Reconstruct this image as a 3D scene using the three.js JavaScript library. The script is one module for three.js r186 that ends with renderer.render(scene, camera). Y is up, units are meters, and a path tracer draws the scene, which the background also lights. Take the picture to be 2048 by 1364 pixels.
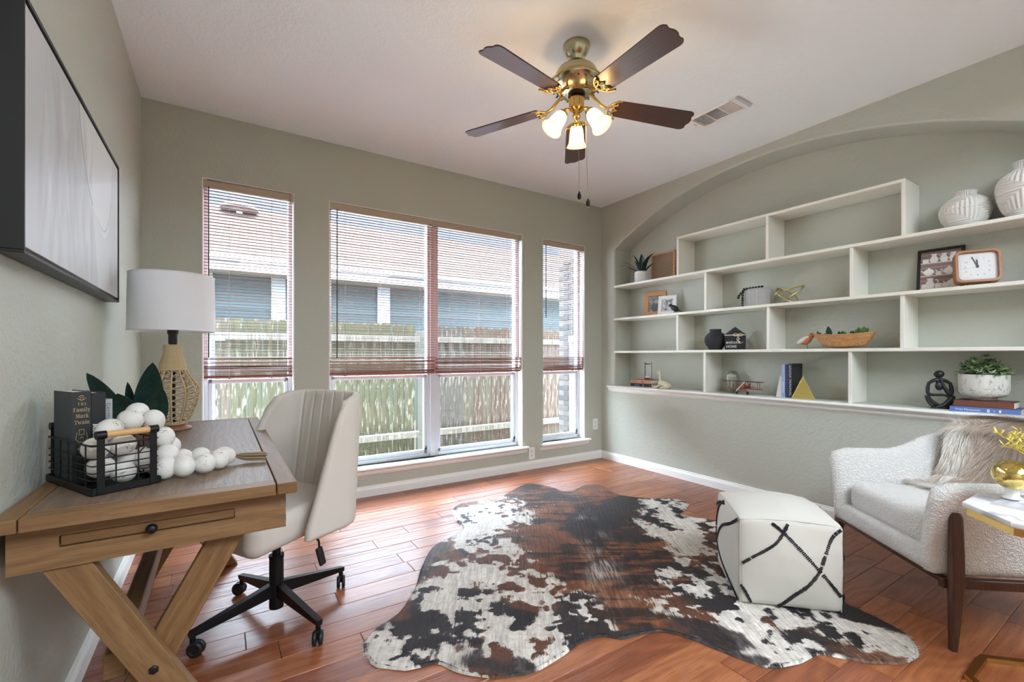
import * as THREE from 'three';
import { RoundedBoxGeometry } from 'three/addons/geometries/RoundedBoxGeometry.js';
import { ConvexGeometry } from 'three/addons/geometries/ConvexGeometry.js';
import { mergeGeometries, mergeVertices } from 'three/addons/utils/BufferGeometryUtils.js';
import { RectAreaLightUniformsLib } from 'three/addons/lights/RectAreaLightUniformsLib.js';

// ---------------------------------------------------------------- camera, sky, sun, exposure
const scene = new THREE.Scene();
const YAW = 0.57288;
const camera = new THREE.PerspectiveCamera(2 * Math.atan(682 / 905.26) * 180 / Math.PI, 2048 / 1364, 0.05, 200);
camera.position.set(0.416, 1.123, 3.649);
camera.lookAt(0.416 + Math.sin(YAW), 1.123, 3.649 - Math.cos(YAW));
camera.setViewOffset(2048, 1364, 0, -28.3, 2048, 1364);
camera.updateProjectionMatrix();
const renderer = new THREE.WebGLRenderer({ antialias: true });
renderer.toneMapping = THREE.LinearToneMapping;
renderer.toneMappingExposure = 2.8;
renderer.shadowMap.enabled = true;
RectAreaLightUniformsLib.init();
scene.background = new THREE.Color().setRGB(0.78, 0.93, 1.10);
scene.backgroundIntensity = 11.0;
// sun high over our own roof, so it rakes the fence and never enters the windows
const sun = new THREE.DirectionalLight(0xffffff, 14.0);
sun.position.set(3.2, 18, 1.8); sun.target.position.set(2, 0, -2);
sun.castShadow = true; sun.shadow.mapSize.set(2048, 2048);
Object.assign(sun.shadow.camera, { left: -12, right: 12, top: 12, bottom: -12, near: 1, far: 40 });
scene.add(sun, sun.target);

// ---------------------------------------------------------------- helpers
const W = 3.939, H = 2.743, ZR = 3.8;                   // room width, height, rear wall
const PI = Math.PI, V3 = (x, y, z) => new THREE.Vector3(x, y, z), V2 = (x, y) => new THREE.Vector2(x, y);
function rng(a) { return () => { a |= 0; a = a + 0x6D2B79F5 | 0; let t = Math.imul(a ^ a >>> 15, 1 | a); t = t + Math.imul(t ^ t >>> 7, 61 | t) ^ t; return ((t ^ t >>> 14) >>> 0) / 4294967296; }; }
const lerp = (a, b, t) => a + (b - a) * t, clamp = (x, a = 0, b = 1) => Math.min(b, Math.max(a, x));
const sst = (a, b, x) => { const t = clamp((x - a) / (b - a)); return t * t * (3 - 2 * t); };
function hash2(x, y, s) { let h = Math.imul(x, 374761393) ^ Math.imul(y, 668265263) ^ Math.imul(s, 2246822519); h = Math.imul(h ^ h >>> 13, 1274126177); return ((h ^ h >>> 16) >>> 0) / 4294967295; }
function vn(x, y, px, py, s) {                          // value noise that repeats after px, py cells
  const xi = Math.floor(x), yi = Math.floor(y), fx = x - xi, fy = y - yi;
  const u = fx * fx * (3 - 2 * fx), v = fy * fy * (3 - 2 * fy);
  const m = (a, p) => ((a % p) + p) % p;
  const x0 = m(xi, px), x1 = m(xi + 1, px), y0 = m(yi, py), y1 = m(yi + 1, py);
  return lerp(lerp(hash2(x0, y0, s), hash2(x1, y0, s), u), lerp(hash2(x0, y1, s), hash2(x1, y1, s), u), v);
}
function fbm(x, y, px, py, s, o = 4) { let a = 0.5, r = 0, t = 0; for (let i = 0; i < o; i++) { r += a * vn(x, y, px, py, s + i * 17); t += a; a *= 0.5; x *= 2; y *= 2; px *= 2; py *= 2; } return r / t; }
function tex(w, h, fn, srgb = true, size = [1, 1]) {      // fn(u, v) -> [r, g, b] 0..255
  const d = new Uint8Array(w * h * 4);
  for (let j = 0; j < h; j++) for (let i = 0; i < w; i++) {
    const c = fn(i / w, j / h), k = (j * w + i) * 4;
    if (typeof c === 'number') d[k] = d[k + 1] = d[k + 2] = clamp(c * 255, 0, 255);
    else { d[k] = clamp(c[0], 0, 255); d[k + 1] = clamp(c[1], 0, 255); d[k + 2] = clamp(c[2], 0, 255); }
    d[k + 3] = 255;
  }
  const t = new THREE.DataTexture(d, w, h); t.wrapS = t.wrapT = THREE.RepeatWrapping;
  t.magFilter = THREE.LinearFilter; t.minFilter = THREE.LinearMipmapLinearFilter; t.generateMipmaps = true;
  if (srgb) t.colorSpace = THREE.SRGBColorSpace;
  t.repeat.set(1 / size[0], 1 / size[1]); t.needsUpdate = true;
  return t;
}
function canvasTex(w, h, draw) {
  const c = document.createElement('canvas'); c.width = w; c.height = h; draw(c.getContext('2d'), w, h);
  const t = new THREE.CanvasTexture(c); t.colorSpace = THREE.SRGBColorSpace; return t;
}
const mix3 = (a, b, t) => [lerp(a[0], b[0], t), lerp(a[1], b[1], t), lerp(a[2], b[2], t)];
// wood: u runs along the grain
function woodTex(c0, c1, c2, seed, { size = [1.2, 0.3], w = 1024, h = 256, knots = 0.5, fibre = 0.25, rings = 9 } = {}) {
  return tex(w, h, (u, v) => {
    const wx = fbm(u * 3, v * 2, 3, 2, seed, 3) - 0.5;
    const ring = 0.5 + 0.5 * Math.sin((v * rings + knots * 5 * wx + 1.5 * fbm(u * 2, v * 3, 2, 3, seed + 5, 3)) * 2 * PI);
    const streak = fbm(u * 5, v * 48, 5, 48, seed + 9, 3), f = fbm(u * 26, v * 180, 26, 180, seed + 21, 2);
    let c = mix3(c0, c1, clamp(0.55 * ring + 0.65 * (streak - 0.25)));
    c = mix3(c, c2, clamp((f - 0.55) * fibre * 5) * 0.8);
    return c;
  }, true, size);
}
const std = (o) => new THREE.MeshStandardMaterial(o), phy = (o) => new THREE.MeshPhysicalMaterial(o);
const C = (r, g, b) => new THREE.Color(`rgb(${Math.round(r)},${Math.round(g)},${Math.round(b)})`);
const names = {};
function numbered(n) { const k = names[n] = (names[n] ?? -1) + 1; return k ? `${n}_${String(k).padStart(3, '0')}` : n; }
function shade(o) { o.castShadow = true; o.receiveShadow = true; return o; }
function thing(name, label, category, [x, y, z] = [0, 0, 0], turn = 0, group) {
  const o = new THREE.Group(); o.name = numbered(name); o.position.set(x, y, z); o.rotation.y = turn;
  o.userData = { label, category }; if (group) o.userData.group = group; scene.add(o); return o;
}
function part(parent, name, geo, mat, label) {
  const m = shade(new THREE.Mesh(geo, mat)); m.name = name; if (label) m.userData.label = label; parent.add(m); return m;
}
function solo(name, label, category, geo, mat, pos = [0, 0, 0], turn = 0, group) {
  const m = shade(new THREE.Mesh(geo, mat)); m.name = numbered(name); m.position.set(...pos); m.rotation.y = turn;
  m.userData = { label, category }; if (group) m.userData.group = group; scene.add(m); return m;
}
function struct(name, geo, mat, label) {
  const m = geo ? shade(new THREE.Mesh(geo, mat)) : new THREE.Group(); m.name = name; m.userData.kind = 'structure'; if (label) m.userData.label = label; scene.add(m); return m;
}
// uv in metres by the axis a face looks along; grain picks the axis that u follows
function boxUV(g, grain = 'x', off = [0, 0]) {
  if (g.index) g = g.toNonIndexed();
  const p = g.attributes.position, n = p.count, uv = new Float32Array(n * 2);
  const a = V3(), b = V3(), c = V3(), nn = V3();
  const order = { x: ['x', 'y', 'z'], y: ['y', 'x', 'z'], z: ['z', 'x', 'y'] }[grain];
  for (let i = 0; i < n; i += 3) {
    a.fromBufferAttribute(p, i); b.fromBufferAttribute(p, i + 1); c.fromBufferAttribute(p, i + 2);
    nn.crossVectors(b.clone().sub(a), c.clone().sub(a));
    const ax = Math.abs(nn.x) > Math.abs(nn.y) ? (Math.abs(nn.x) > Math.abs(nn.z) ? 'x' : 'z') : (Math.abs(nn.y) > Math.abs(nn.z) ? 'y' : 'z');
    const [k0, k1] = order.filter((k) => k !== ax);
    [a, b, c].forEach((q, j) => { uv[(i + j) * 2] = q[k0] + off[0]; uv[(i + j) * 2 + 1] = q[k1] + off[1]; });
  }
  g.setAttribute('uv', new THREE.BufferAttribute(uv, 2)); return g;
}
const box = (w, h, d, x = 0, y = 0, z = 0) => new THREE.BoxGeometry(w, h, d).translate(x, y, z);
const B = (x0, x1, y0, y1, z0, z1) => box(x1 - x0, y1 - y0, z1 - z0, (x0 + x1) / 2, (y0 + y1) / 2, (z0 + z1) / 2);
const rbox = (w, h, d, r, x = 0, y = 0, z = 0, s = 3) => new RoundedBoxGeometry(w, h, d, s, r).translate(x, y, z);
function cbox(w, h, d, c, x = 0, y = 0, z = 0) {          // box with chamfered edges, 44 triangles
  const pts = [];
  for (const sx of [-1, 1]) for (const sy of [-1, 1]) for (const sz of [-1, 1]) {
    const X = sx * w / 2, Y = sy * h / 2, Z = sz * d / 2;
    pts.push(V3(X - sx * c, Y - sy * c, Z), V3(X - sx * c, Y, Z - sz * c), V3(X, Y - sy * c, Z - sz * c));
  }
  return new ConvexGeometry(pts).translate(x, y, z);
}
const cyl = (r0, r1, h, n = 24) => new THREE.CylinderGeometry(r1, r0, h, n).translate(0, h / 2, 0);   // r0 at the foot
const lathe = (pts, n = 40) => new THREE.LatheGeometry(pts.map(([r, y]) => V2(r, y)), n);
const tube = (pts, r, n = 24, rs = 8, closed = false) => new THREE.TubeGeometry(new THREE.CatmullRomCurve3(pts.map((p) => p.isVector3 ? p : V3(...p)), closed), n, r, rs, closed);
function bar(a, b, r0, r1 = r0, n = 8) {                   // round bar from a to b
  const A = V3(...a), Bv = V3(...b), d = Bv.clone().sub(A), L = d.length();
  const g = new THREE.CylinderGeometry(r1, r0, L, n); g.translate(0, L / 2, 0);
  g.applyQuaternion(new THREE.Quaternion().setFromUnitVectors(V3(0, 1, 0), d.normalize())); return g.translate(...a);
}
function merge(list) { return mergeGeometries(list.map((g) => { const q = g.index ? g.toNonIndexed() : g; for (const k of Object.keys(q.attributes)) if (!['position', 'normal', 'uv'].includes(k)) q.deleteAttribute(k); if (!q.attributes.uv) q.setAttribute('uv', new THREE.BufferAttribute(new Float32Array(q.attributes.position.count * 2), 2)); return q; })); }
const shapeOf = (pts) => new THREE.Shape(pts.map(([x, y]) => V2(x, y)));
const extr = (sh, d, bevel = 0, o = {}) => new THREE.ExtrudeGeometry(sh, { depth: d - 2 * bevel, bevelEnabled: bevel > 0, bevelThickness: bevel, bevelSize: bevel, bevelOffset: -bevel, bevelSegments: 2, curveSegments: 16, ...o }).translate(0, 0, bevel);
const lip = (x0, x1, y0, y1, z0, z1, c) => cbox(x1 - x0, y1 - y0, z1 - z0, c, (x0 + x1) / 2, (y0 + y1) / 2, (z0 + z1) / 2);
// a padded sheet: P(s, t) -> Vector3 on its inner face, s and t in 0..1, thickness th away from the normal, round rim
function shell(P, th, nS, nT, flip = 1, dent) {
  const pos = [], idx = [], E = 1e-3, uv = [];
  const Pn = (s, t) => {
    const a = P(clamp(s - E), t), b = P(clamp(s + E), t), c = P(s, clamp(t - E)), d = P(s, clamp(t + E));
    return b.sub(a).cross(d.sub(c)).normalize().multiplyScalar(flip);
  };
  const grid = (k) => { const base = pos.length / 3; for (let j = 0; j <= nT; j++) for (let i = 0; i <= nS; i++) { const s = i / nS, t = j / nT, n = Pn(s, t), p = P(s, t).addScaledVector(n, -k * th - (k === 0 && dent ? dent(s, t) : 0)); pos.push(p.x, p.y, p.z); uv.push(s, t); } return base; };
  const A = grid(0), Bq = grid(1), w = nS + 1;
  for (let j = 0; j < nT; j++) for (let i = 0; i < nS; i++) {
    const q = j * w + i; const f = flip > 0 ? [0, 1, w + 1, 0, w + 1, w] : [0, w + 1, 1, 0, w, w + 1];
    for (const k of f) idx.push(A + q + k);
    for (let k = 0; k < 6; k += 3) idx.push(Bq + q + f[k], Bq + q + f[k + 2], Bq + q + f[k + 1]);
  }
  const ring = [];
  for (let i = 0; i < nS; i++) ring.push([i, 0]); for (let j = 0; j < nT; j++) ring.push([nS, j]);
  for (let i = nS; i > 0; i--) ring.push([i, nT]); for (let j = nT; j > 0; j--) ring.push([0, j]);
  const K = 5, rows = [];
  for (const [i, j] of ring) {
    const s = i / nS, t = j / nT, n = Pn(s, t), p = P(s, t), e = V3();
    if (i === 0) e.add(P(0, t).sub(P(2 * E, t)).normalize()); if (i === nS) e.add(P(1, t).sub(P(1 - 2 * E, t)).normalize());
    if (j === 0) e.add(P(s, 0).sub(P(s, 2 * E)).normalize()); if (j === nT) e.add(P(s, 1).sub(P(s, 1 - 2 * E)).normalize());
    e.addScaledVector(n, -e.dot(n)).normalize();
    const c = p.clone().addScaledVector(n, -th / 2), row = [A + j * w + i];
    for (let k = 1; k < K; k++) { const a = k / K * PI, q = c.clone().addScaledVector(n, Math.cos(a) * th / 2).addScaledVector(e, Math.sin(a) * th / 2); row.push(pos.length / 3); pos.push(q.x, q.y, q.z); uv.push(s, t); }
    row.push(Bq + j * w + i); rows.push(row);
  }
  for (let r = 0; r < rows.length; r++) { const a = rows[r], b = rows[(r + 1) % rows.length]; for (let k = 0; k < K; k++) { if (flip > 0) idx.push(a[k], a[k + 1], b[k + 1], a[k], b[k + 1], b[k]); else idx.push(a[k], b[k + 1], a[k + 1], a[k], b[k], b[k + 1]); } }
  const g = new THREE.BufferGeometry(); g.setAttribute('position', new THREE.Float32BufferAttribute(pos, 3)); g.setAttribute('uv', new THREE.Float32BufferAttribute(uv, 2)); g.setIndex(idx); g.computeVertexNormals(); return g;
}
function bend(g, fn) { const p = g.attributes.position, v = V3(); for (let i = 0; i < p.count; i++) { v.fromBufferAttribute(p, i); fn(v); p.setXYZ(i, v.x, v.y, v.z); } g.computeVertexNormals(); return g; }
function smooth(g) { g.deleteAttribute('normal'); g.deleteAttribute('uv'); g = mergeVertices(g, 1e-5); g.computeVertexNormals(); return g; }
const triUV = (g, grain, off) => { const n = g.attributes.normal; const q = boxUV(g, grain, off); return q; };

// ---------------------------------------------------------------- materials
const peel = tex(512, 512, (u, v) => 0.6 * sst(0.35, 0.7, fbm(u * 46, v * 46, 46, 46, 3, 2)) + 0.4 * fbm(u * 90, v * 90, 90, 90, 8, 2), false, [0.55, 0.55]);
const grainy = tex(256, 256, (u, v) => fbm(u * 64, v * 64, 64, 64, 31, 2), false, [0.06, 0.06]);
const weave = tex(256, 256, (u, v) => 0.5 + 0.25 * Math.sin(u * 2 * PI * 32) * Math.sin(v * 2 * PI * 32) + 0.4 * (fbm(u * 24, v * 96, 24, 96, 7, 2) - 0.5), false, [0.06, 0.06]);
const boucle = tex(512, 512, (u, v) => { const a = fbm(u * 40, v * 40, 40, 40, 51, 2), b = fbm(u * 80 + a * 3, v * 80, 80, 80, 57, 2); return sst(0.25, 0.75, 0.5 * a + 0.5 * b); }, false, [0.22, 0.22]);
const M = {
  wall: std({ color: C(188, 191, 179), roughness: 0.55, bumpMap: peel, bumpScale: 0.0011 }),
  ceiling: std({ color: C(238, 244, 246), roughness: 0.85, bumpMap: peel, bumpScale: 0.001 }),
  trim: std({ color: C(240, 240, 236), roughness: 0.35 }),
  shelf: std({ color: C(233, 231, 220), roughness: 0.42 }),
  vinyl: std({ color: C(214, 217, 224), roughness: 0.35 }),
  glass: phy({ color: 0xffffff, roughness: 0.0, transmission: 1, thickness: 0, ior: 1.45 }),
  black: std({ color: C(26, 26, 28), roughness: 0.45 }),
  blackMatte: std({ color: C(40, 40, 43), roughness: 0.8 }),
  blackMetal: std({ color: C(24, 24, 26), roughness: 0.4, metalness: 0.4 }),
  brass: std({ color: C(206, 172, 104), roughness: 0.2, metalness: 1 }),
  nickel: std({ color: C(190, 182, 150), roughness: 0.24, metalness: 1 }),
  gold: std({ color: C(222, 200, 122), roughness: 0.16, metalness: 1 }),
  paper: std({ color: C(226, 220, 204), roughness: 0.9 }),
  white: std({ color: C(232, 231, 228), roughness: 0.5 }),
  linen: std({ color: C(218, 211, 200), roughness: 0.95, bumpMap: weave, bumpScale: 0.0008 }),
  boucle: std({ color: C(232, 230, 225), roughness: 1, bumpMap: boucle, bumpScale: 0.005 }),
};

// ---------------------------------------------------------------- room shell
const OPEN = [[0.315, 0.875, 0.235, 2.31], [1.113, 2.895, 0.235, 2.30], [3.138, 3.700, 0.235, 2.295]];   // x0, x1, y0, y1 of the window openings
{
  const s = shapeOf([[-0.2, -0.05], [W + 0.2, -0.05], [W + 0.2, H + 0.06], [-0.2, H + 0.06]]);
  for (const [x0, x1, y0, y1] of OPEN) s.holes.push(new THREE.Path([V2(x0, y0), V2(x0, y1), V2(x1, y1), V2(x1, y0)]));
  struct('wall_back', boxUV(extr(s, 0.16).translate(0, 0, -0.16)), M.wall, 'sage green wall with three window openings');
  struct('wall_left', boxUV(B(-0.14, 0, -0.05, H + 0.06, 0, 7.2)), M.wall, 'plain sage green wall behind the desk');
}
{ // wall with the arched niche; the front edge of the arch is rounded over
  const s = shapeOf([[0.05, -0.05], [-ZR - 0.02, -0.05], [-ZR - 0.02, H + 0.05], [0.05, H + 0.05]].reverse());
  const z0 = 0.20, z1 = 3.28, yb = 0.79, ys = 2.255, yt = 2.668, r = 0.016;
  const c = (z0 + z1) / 2, hw = (z1 - z0) / 2, sag = yt - ys, R = (hw * hw + sag * sag) / (2 * sag);
  const pts = [V2(-z0 + r, yb), V2(-z0 + r, ys)];
  for (let i = 1; i < 48; i++) { const z = z0 + (z1 - z0) * i / 48; pts.push(V2(-z, yt - R + Math.sqrt(R * R - (z - c) ** 2) + r)); }
  pts.push(V2(-z1 - r, ys), V2(-z1 - r, yb));
  s.holes.push(new THREE.Path(pts));
  const g = new THREE.ExtrudeGeometry(s, { depth: 0.24 - r, bevelEnabled: true, bevelThickness: r, bevelSize: r, bevelSegments: 5, curveSegments: 2 }).translate(0, 0, r).rotateY(PI / 2).translate(W, 0, 0);
  const wr = struct('wall_right', boxUV(g, 'z'), M.wall, 'sage green wall with an arched shelf niche');
  part(wr, 'niche_back', boxUV(B(W + 0.235, W + 0.36, 0.4, H + 0.02, -0.1, ZR), 'z'), M.wall);
}
const hall0 = 7.2;
{ // ceiling with the opening of the air duct
  const c = shapeOf([[-0.2, 0.16], [W + 0.36, 0.16], [W + 0.36, -hall0 - 0.14], [-0.2, -hall0 - 0.14]]);
  c.holes.push(new THREE.Path([V2(3.145, -1.705), V2(3.285, -1.705), V2(3.285, -1.985), V2(3.145, -1.985)]));
  struct('ceiling', boxUV(extr(c, 0.12).rotateX(-PI / 2).translate(0, H, 0)), M.ceiling, 'smooth white ceiling');
}
{ // unseen rear wall; its opening to the hall is widened to admit fill light
  const s = shapeOf([[-0.14, -0.05], [W + 0.3, -0.05], [W + 0.3, H + 0.03], [-0.14, H + 0.03]]);
  s.holes.push(new THREE.Path([V2(0.06, 0), V2(0.06, 2.55), V2(3.75, 2.55), V2(3.75, 0)]));
  struct('wall_rear', boxUV(extr(s, 0.12).translate(0, 0, ZR)), M.wall);
  const h = shapeOf([[-0.14, -0.05], [W + 0.36, -0.05], [W + 0.36, H + 0.03], [-0.14, H + 0.03]]);
  struct('wall_hall', boxUV(extr(h, 0.12).translate(0, 0, hall0)), M.wall);
  struct('wall_hall_side', boxUV(B(W + 0.24, W + 0.36, -0.05, H + 0.03, ZR, hall0 + 0.12)), M.wall);
}
// floor: planks run along the window wall, each a piece of its own
{
  const cols = [
    [[164, 99, 62], [132, 72, 42], [92, 48, 28]], [[150, 86, 52], [118, 62, 36], [80, 40, 22]],
    [[176, 112, 72], [146, 84, 50], [104, 56, 32]], [[156, 94, 62], [126, 70, 46], [88, 46, 30]]];
  const bumpT = tex(512, 256, (u, v) => 0.75 * fbm(u * 3, v * 12, 3, 12, 70, 2) + 0.25 * fbm(u * 12, v * 80, 12, 80, 77, 2), false, [1.1, 0.30]);
  const mats = cols.map((c, i) => phy({ map: woodTex(...c, 100 + i * 13, { size: [1.5, 0.4], w: 1024, h: 512, rings: 5, knots: 1.0, fibre: 0.3 }), roughness: 0.36, bumpMap: bumpT, bumpScale: 0.0035, clearcoat: 0.25, clearcoatRoughness: 0.22, ior: 1.45 }));
  const fl = struct('floor', boxUV(B(-0.14, W + 0.3, -0.12, -0.016, -0.1, hall0 + 0.12)), std({ color: C(60, 32, 18), roughness: 0.8 }), 'glossy reddish brown hand scraped wood plank floor');
  const r = rng(5), pw = 0.127; let k = 0;
  for (let z = 0.0; z < ZR; z += pw) {
    let x = -r() * 0.7 + 0.0;
    while (x < W) {
      const L = 0.45 + r() * 0.85, a = Math.max(x, 0), b = Math.min(x + L, W);
      if (b - a > 0.02) {
        const g = boxUV(cbox(b - a - 0.0015, 0.016, Math.min(pw, ZR - z) - 0.0012, 0.0018), 'x', [r() * 5, r() * 5]);
        const m = part(fl, numbered('plank'), g, mats[Math.floor(r() * 4)]); m.position.set((a + b) / 2, -0.008 + (r() - 0.5) * 0.0006, z + Math.min(pw, ZR - z) / 2);
        k++;
      }
      x += L;
    }
  }
  part(fl, 'hall_boards', boxUV(B(0, W + 0.24, -0.016, 0, ZR, hall0), 'x'), mats[0]);
}
// baseboards: a profile swept along each wall
{
  const prof = [[0, 0], [0.016, 0], [0.016, 0.055], [0.013, 0.064], [0.008, 0.070], [0.006, 0.080], [0, 0.083]];
  const run = (L) => extr(shapeOf(prof), L);               // x out of the wall, y up, z along
  struct('baseboard_back', run(W).rotateY(-PI / 2).scale(1, 1, 1).translate(W, 0, 0), M.trim);
  struct('baseboard_left', run(ZR), M.trim);
  struct('baseboard_right', run(ZR).rotateY(PI).translate(W, 0, ZR), M.trim);
}
// windows: frame, sashes, meeting rail, panes; white stool and apron below
{
  const zf = -0.115;
  OPEN.forEach(([x0, x1, y0, y1], n) => {
    const wdw = struct('window_' + (n + 1)); const halves = n === 1 ? [[x0, 1.972], [2.012, x1]] : [[x0, x1]];
    if (n === 1) part(wdw, 'mullion', lip(1.965, 2.019, y0, y1, zf - 0.035, zf + 0.04, 0.004), M.vinyl);
    for (const [a, b] of halves) {
      const w = 0.032, ym = 0.955;
      part(wdw, 'window_frame', merge([lip(a, a + w, y0, y1, zf - 0.03, zf + 0.03, 0.003), lip(b - w, b, y0, y1, zf - 0.03, zf + 0.03, 0.003), lip(a, b, y0, y0 + w, zf - 0.03, zf + 0.03, 0.003), lip(a, b, y1 - w, y1, zf - 0.03, zf + 0.03, 0.003)]), M.vinyl);
      part(wdw, 'sash', merge([lip(a + w, a + w + 0.026, y0 + w, ym, zf - 0.012, zf + 0.022, 0.003), lip(b - w - 0.026, b - w, y0 + w, ym, zf - 0.012, zf + 0.022, 0.003), lip(a + w, b - w, y0 + w, y0 + w + 0.03, zf - 0.012, zf + 0.022, 0.003), lip(a + w, b - w, ym - 0.03, ym, zf - 0.012, zf + 0.022, 0.003)]), M.vinyl);
      part(wdw, 'pane', B(a + w, b - w, y0 + w, ym - 0.01, zf, zf + 0.004), M.glass);
      part(wdw, 'pane', B(a + w, b - w, ym - 0.02, y1 - w, zf - 0.02, zf - 0.016), M.glass);
      part(wdw, 'latch', merge([lip(b - w - 0.02, b - w - 0.004, y0 + w + 0.03, y0 + w + 0.045, zf + 0.022, zf + 0.034, 0.002), lip(b - w - 0.014, b - w - 0.006, y0 + w + 0.04, y0 + w + 0.062, zf + 0.03, zf + 0.038, 0.002)]), M.black);
    }
    // white lining of the reveal
    part(wdw, 'reveal', merge([B(x0, x0 + 0.006, y0, y1, -0.1, -0.004), B(x1 - 0.006, x1, y0, y1, -0.1, -0.004), B(x0, x1, y1 - 0.006, y1, -0.1, -0.004)]), M.trim);
    const e = 0.045;
    const st = [[-0.1, 0], [0.045, 0], [0.052, -0.008], [0.052, -0.016], [0.045, -0.022], [0.022, -0.024], [0.022, -0.03], [0.018, -0.05], [0.010, -0.066], [0.0, -0.07], [0, -0.024], [-0.1, -0.024]];
    struct('trim_' + (n + 1), extr(shapeOf(st), x1 - x0 + 2 * e).rotateY(-PI / 2).translate(x1 + e, y0, 0), M.trim, 'white moulded window sill');
  });
}
// built-in shelves in the niche
{
  const sh = thing('built_in_shelving', 'white painted built-in shelves with staggered dividers inside the arched niche', 'shelves');
  const x0 = W - 0.014, x1 = W + 0.236, th = 0.022;
  for (const y of [1.858, 1.513, 1.168]) part(sh, 'shelf_board', lip(x0, x1, y - th, y, 0.2, 3.28, 0.003), M.shelf);
  part(sh, 'top_board', lip(x0 + 0.01, x1, 2.187, 2.207, 0.978, 2.628, 0.003), M.shelf);
  const rows = [[1.858, 2.187, [0.988, 1.795, 2.618]], [1.513, 1.836, [1.27, 2.346]], [1.168, 1.491, [0.985, 1.802, 2.612]], [0.802, 1.146, [1.262, 2.338]]];
  for (const [a, b, zs] of rows) for (const z of zs) part(sh, 'divider', lip(x0 + 0.01, x1, a, b, z - 0.011, z + 0.011, 0.002), M.shelf);
  const pr = [[0.236, 0], [-0.038, 0], [-0.045, -0.006], [-0.045, -0.014], [-0.036, -0.018], [-0.030, -0.028], [-0.020, -0.034], [-0.016, -0.048], [-0.006, -0.060], [0.0, -0.066], [0.0, -0.02], [0.236, -0.02]];
  part(sh, 'ledge', extr(shapeOf(pr.map(([x, y]) => [x, y]).reverse()), 3.24).translate(W, 0.802, 0.125), M.trim, 'moulded white ledge along the bottom of the niche');
}
// ceiling vent, outlets
{
  const v = thing('ceiling_vent', 'white rectangular air vent set in the ceiling beside the fan', 'vent', [3.215, H, 1.845]);
  const fr = [lip(-0.095, 0.095, -0.008, 0, -0.175, -0.14, 0.003), lip(-0.095, 0.095, -0.008, 0, 0.14, 0.175, 0.003), lip(-0.095, -0.07, -0.008, 0, -0.14, 0.14, 0.003), lip(0.07, 0.095, -0.008, 0, -0.14, 0.14, 0.003), lip(-0.07, 0.07, -0.008, 0, -0.054, -0.042, 0.003), lip(-0.07, 0.07, -0.008, 0, 0.042, 0.054, 0.003)];
  part(v, 'frame', merge(fr), M.trim);
  part(v, 'duct', merge([B(-0.08, -0.07, 0.121, 0.4, -0.15, 0.15), B(0.07, 0.08, 0.121, 0.4, -0.15, 0.15), B(-0.08, 0.08, 0.121, 0.4, -0.15, -0.14), B(-0.08, 0.08, 0.121, 0.4, 0.14, 0.15), B(-0.08, 0.08, 0.39, 0.4, -0.15, 0.15)]), std({ color: C(150, 152, 154), roughness: 0.5, metalness: 0.6 }), 'sheet metal duct above the louvres');
  for (let i = 0; i < 7; i++) { const g = box(0.14, 0.0012, 0.012); g.rotateX(-0.7); part(v, 'louvre', g.translate(0, -0.006, 0.06 + i * 0.0115), M.trim); const g2 = box(0.14, 0.0012, 0.0135); g2.rotateX(0.55); part(v, 'louvre', g2.translate(0, -0.006, -0.06 - i * 0.0115), M.trim); }
  for (let i = 0; i < 9; i++) { const g = box(0.012, 0.0012, 0.084); g.rotateZ(0.7); part(v, 'louvre', g.translate(-0.064 + i * 0.016, -0.006, 0), M.trim); }
  part(v, 'lever', lip(-0.02, 0.015, -0.011, -0.006, -0.165, -0.160, 0.001), M.vinyl);
  part(v, 'shadow_strip', box(0.16, 0.016, 0.012).rotateX(0.3).translate(0, -0.008, 0.182), M.vinyl);  // added strip standing in for the shadow at the end of the vent
  for (const [x, y, label] of [[2.999, 0.155, 'white wall outlet plate between the window sills'], [3.846, 0.374, 'white wall outlet plate beside the room corner']]) {
    const o = thing('wall_outlet', label, 'outlet', [x, y, 0]);
    part(o, 'cover_plate', cbox(0.072, 0.116, 0.007, 0.002, 0, 0, 0.0035), M.trim);
    for (const s of [-1, 1]) { const f = part(o, 'socket', cbox(0.03, 0.03, 0.003, 0.001, 0, s * 0.021, 0.0085), M.white); for (const q of [-1, 1]) part(f, 'slot', box(0.002, 0.008, 0.0006, q * 0.006, s * 0.021 + 0.003, 0.0102), M.black); }
    part(o, 'screw', new THREE.SphereGeometry(0.0022, 8, 6).translate(0, 0, 0.0075), M.vinyl);
  }
}
// added fill light behind the camera: an unseen glowing panel on the hall ceiling
{
  const x = 2.0, z = 5.1, a = 1.3, b = 0.8, l = thing('added_fill_panel', 'added unseen fill light panel on the hall ceiling behind the doorway', 'lamp', [x, H, z]);
  part(l, 'rim', merge([lip(-a - 0.02, -a, -0.03, 0, -b - 0.02, b + 0.02, 0.003), lip(a, a + 0.02, -0.03, 0, -b - 0.02, b + 0.02, 0.003), lip(-a, a, -0.03, 0, -b - 0.02, -b, 0.003), lip(-a, a, -0.03, 0, b, b + 0.02, 0.003)]), M.white);
  part(l, 'fill_diffuser', B(-a, a, -0.022, -0.018, -b, b), std({ color: 0xffffff, emissive: C(255, 252, 246), emissiveIntensity: 1.5 }));
  const q = new THREE.RectAreaLight(0xd9ebff, 4.6, 2 * a, 2 * b); q.position.set(x, H - 0.03, z); q.lookAt(x, 0, z); q.name = 'added_fill_light'; scene.add(q);
}

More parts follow.
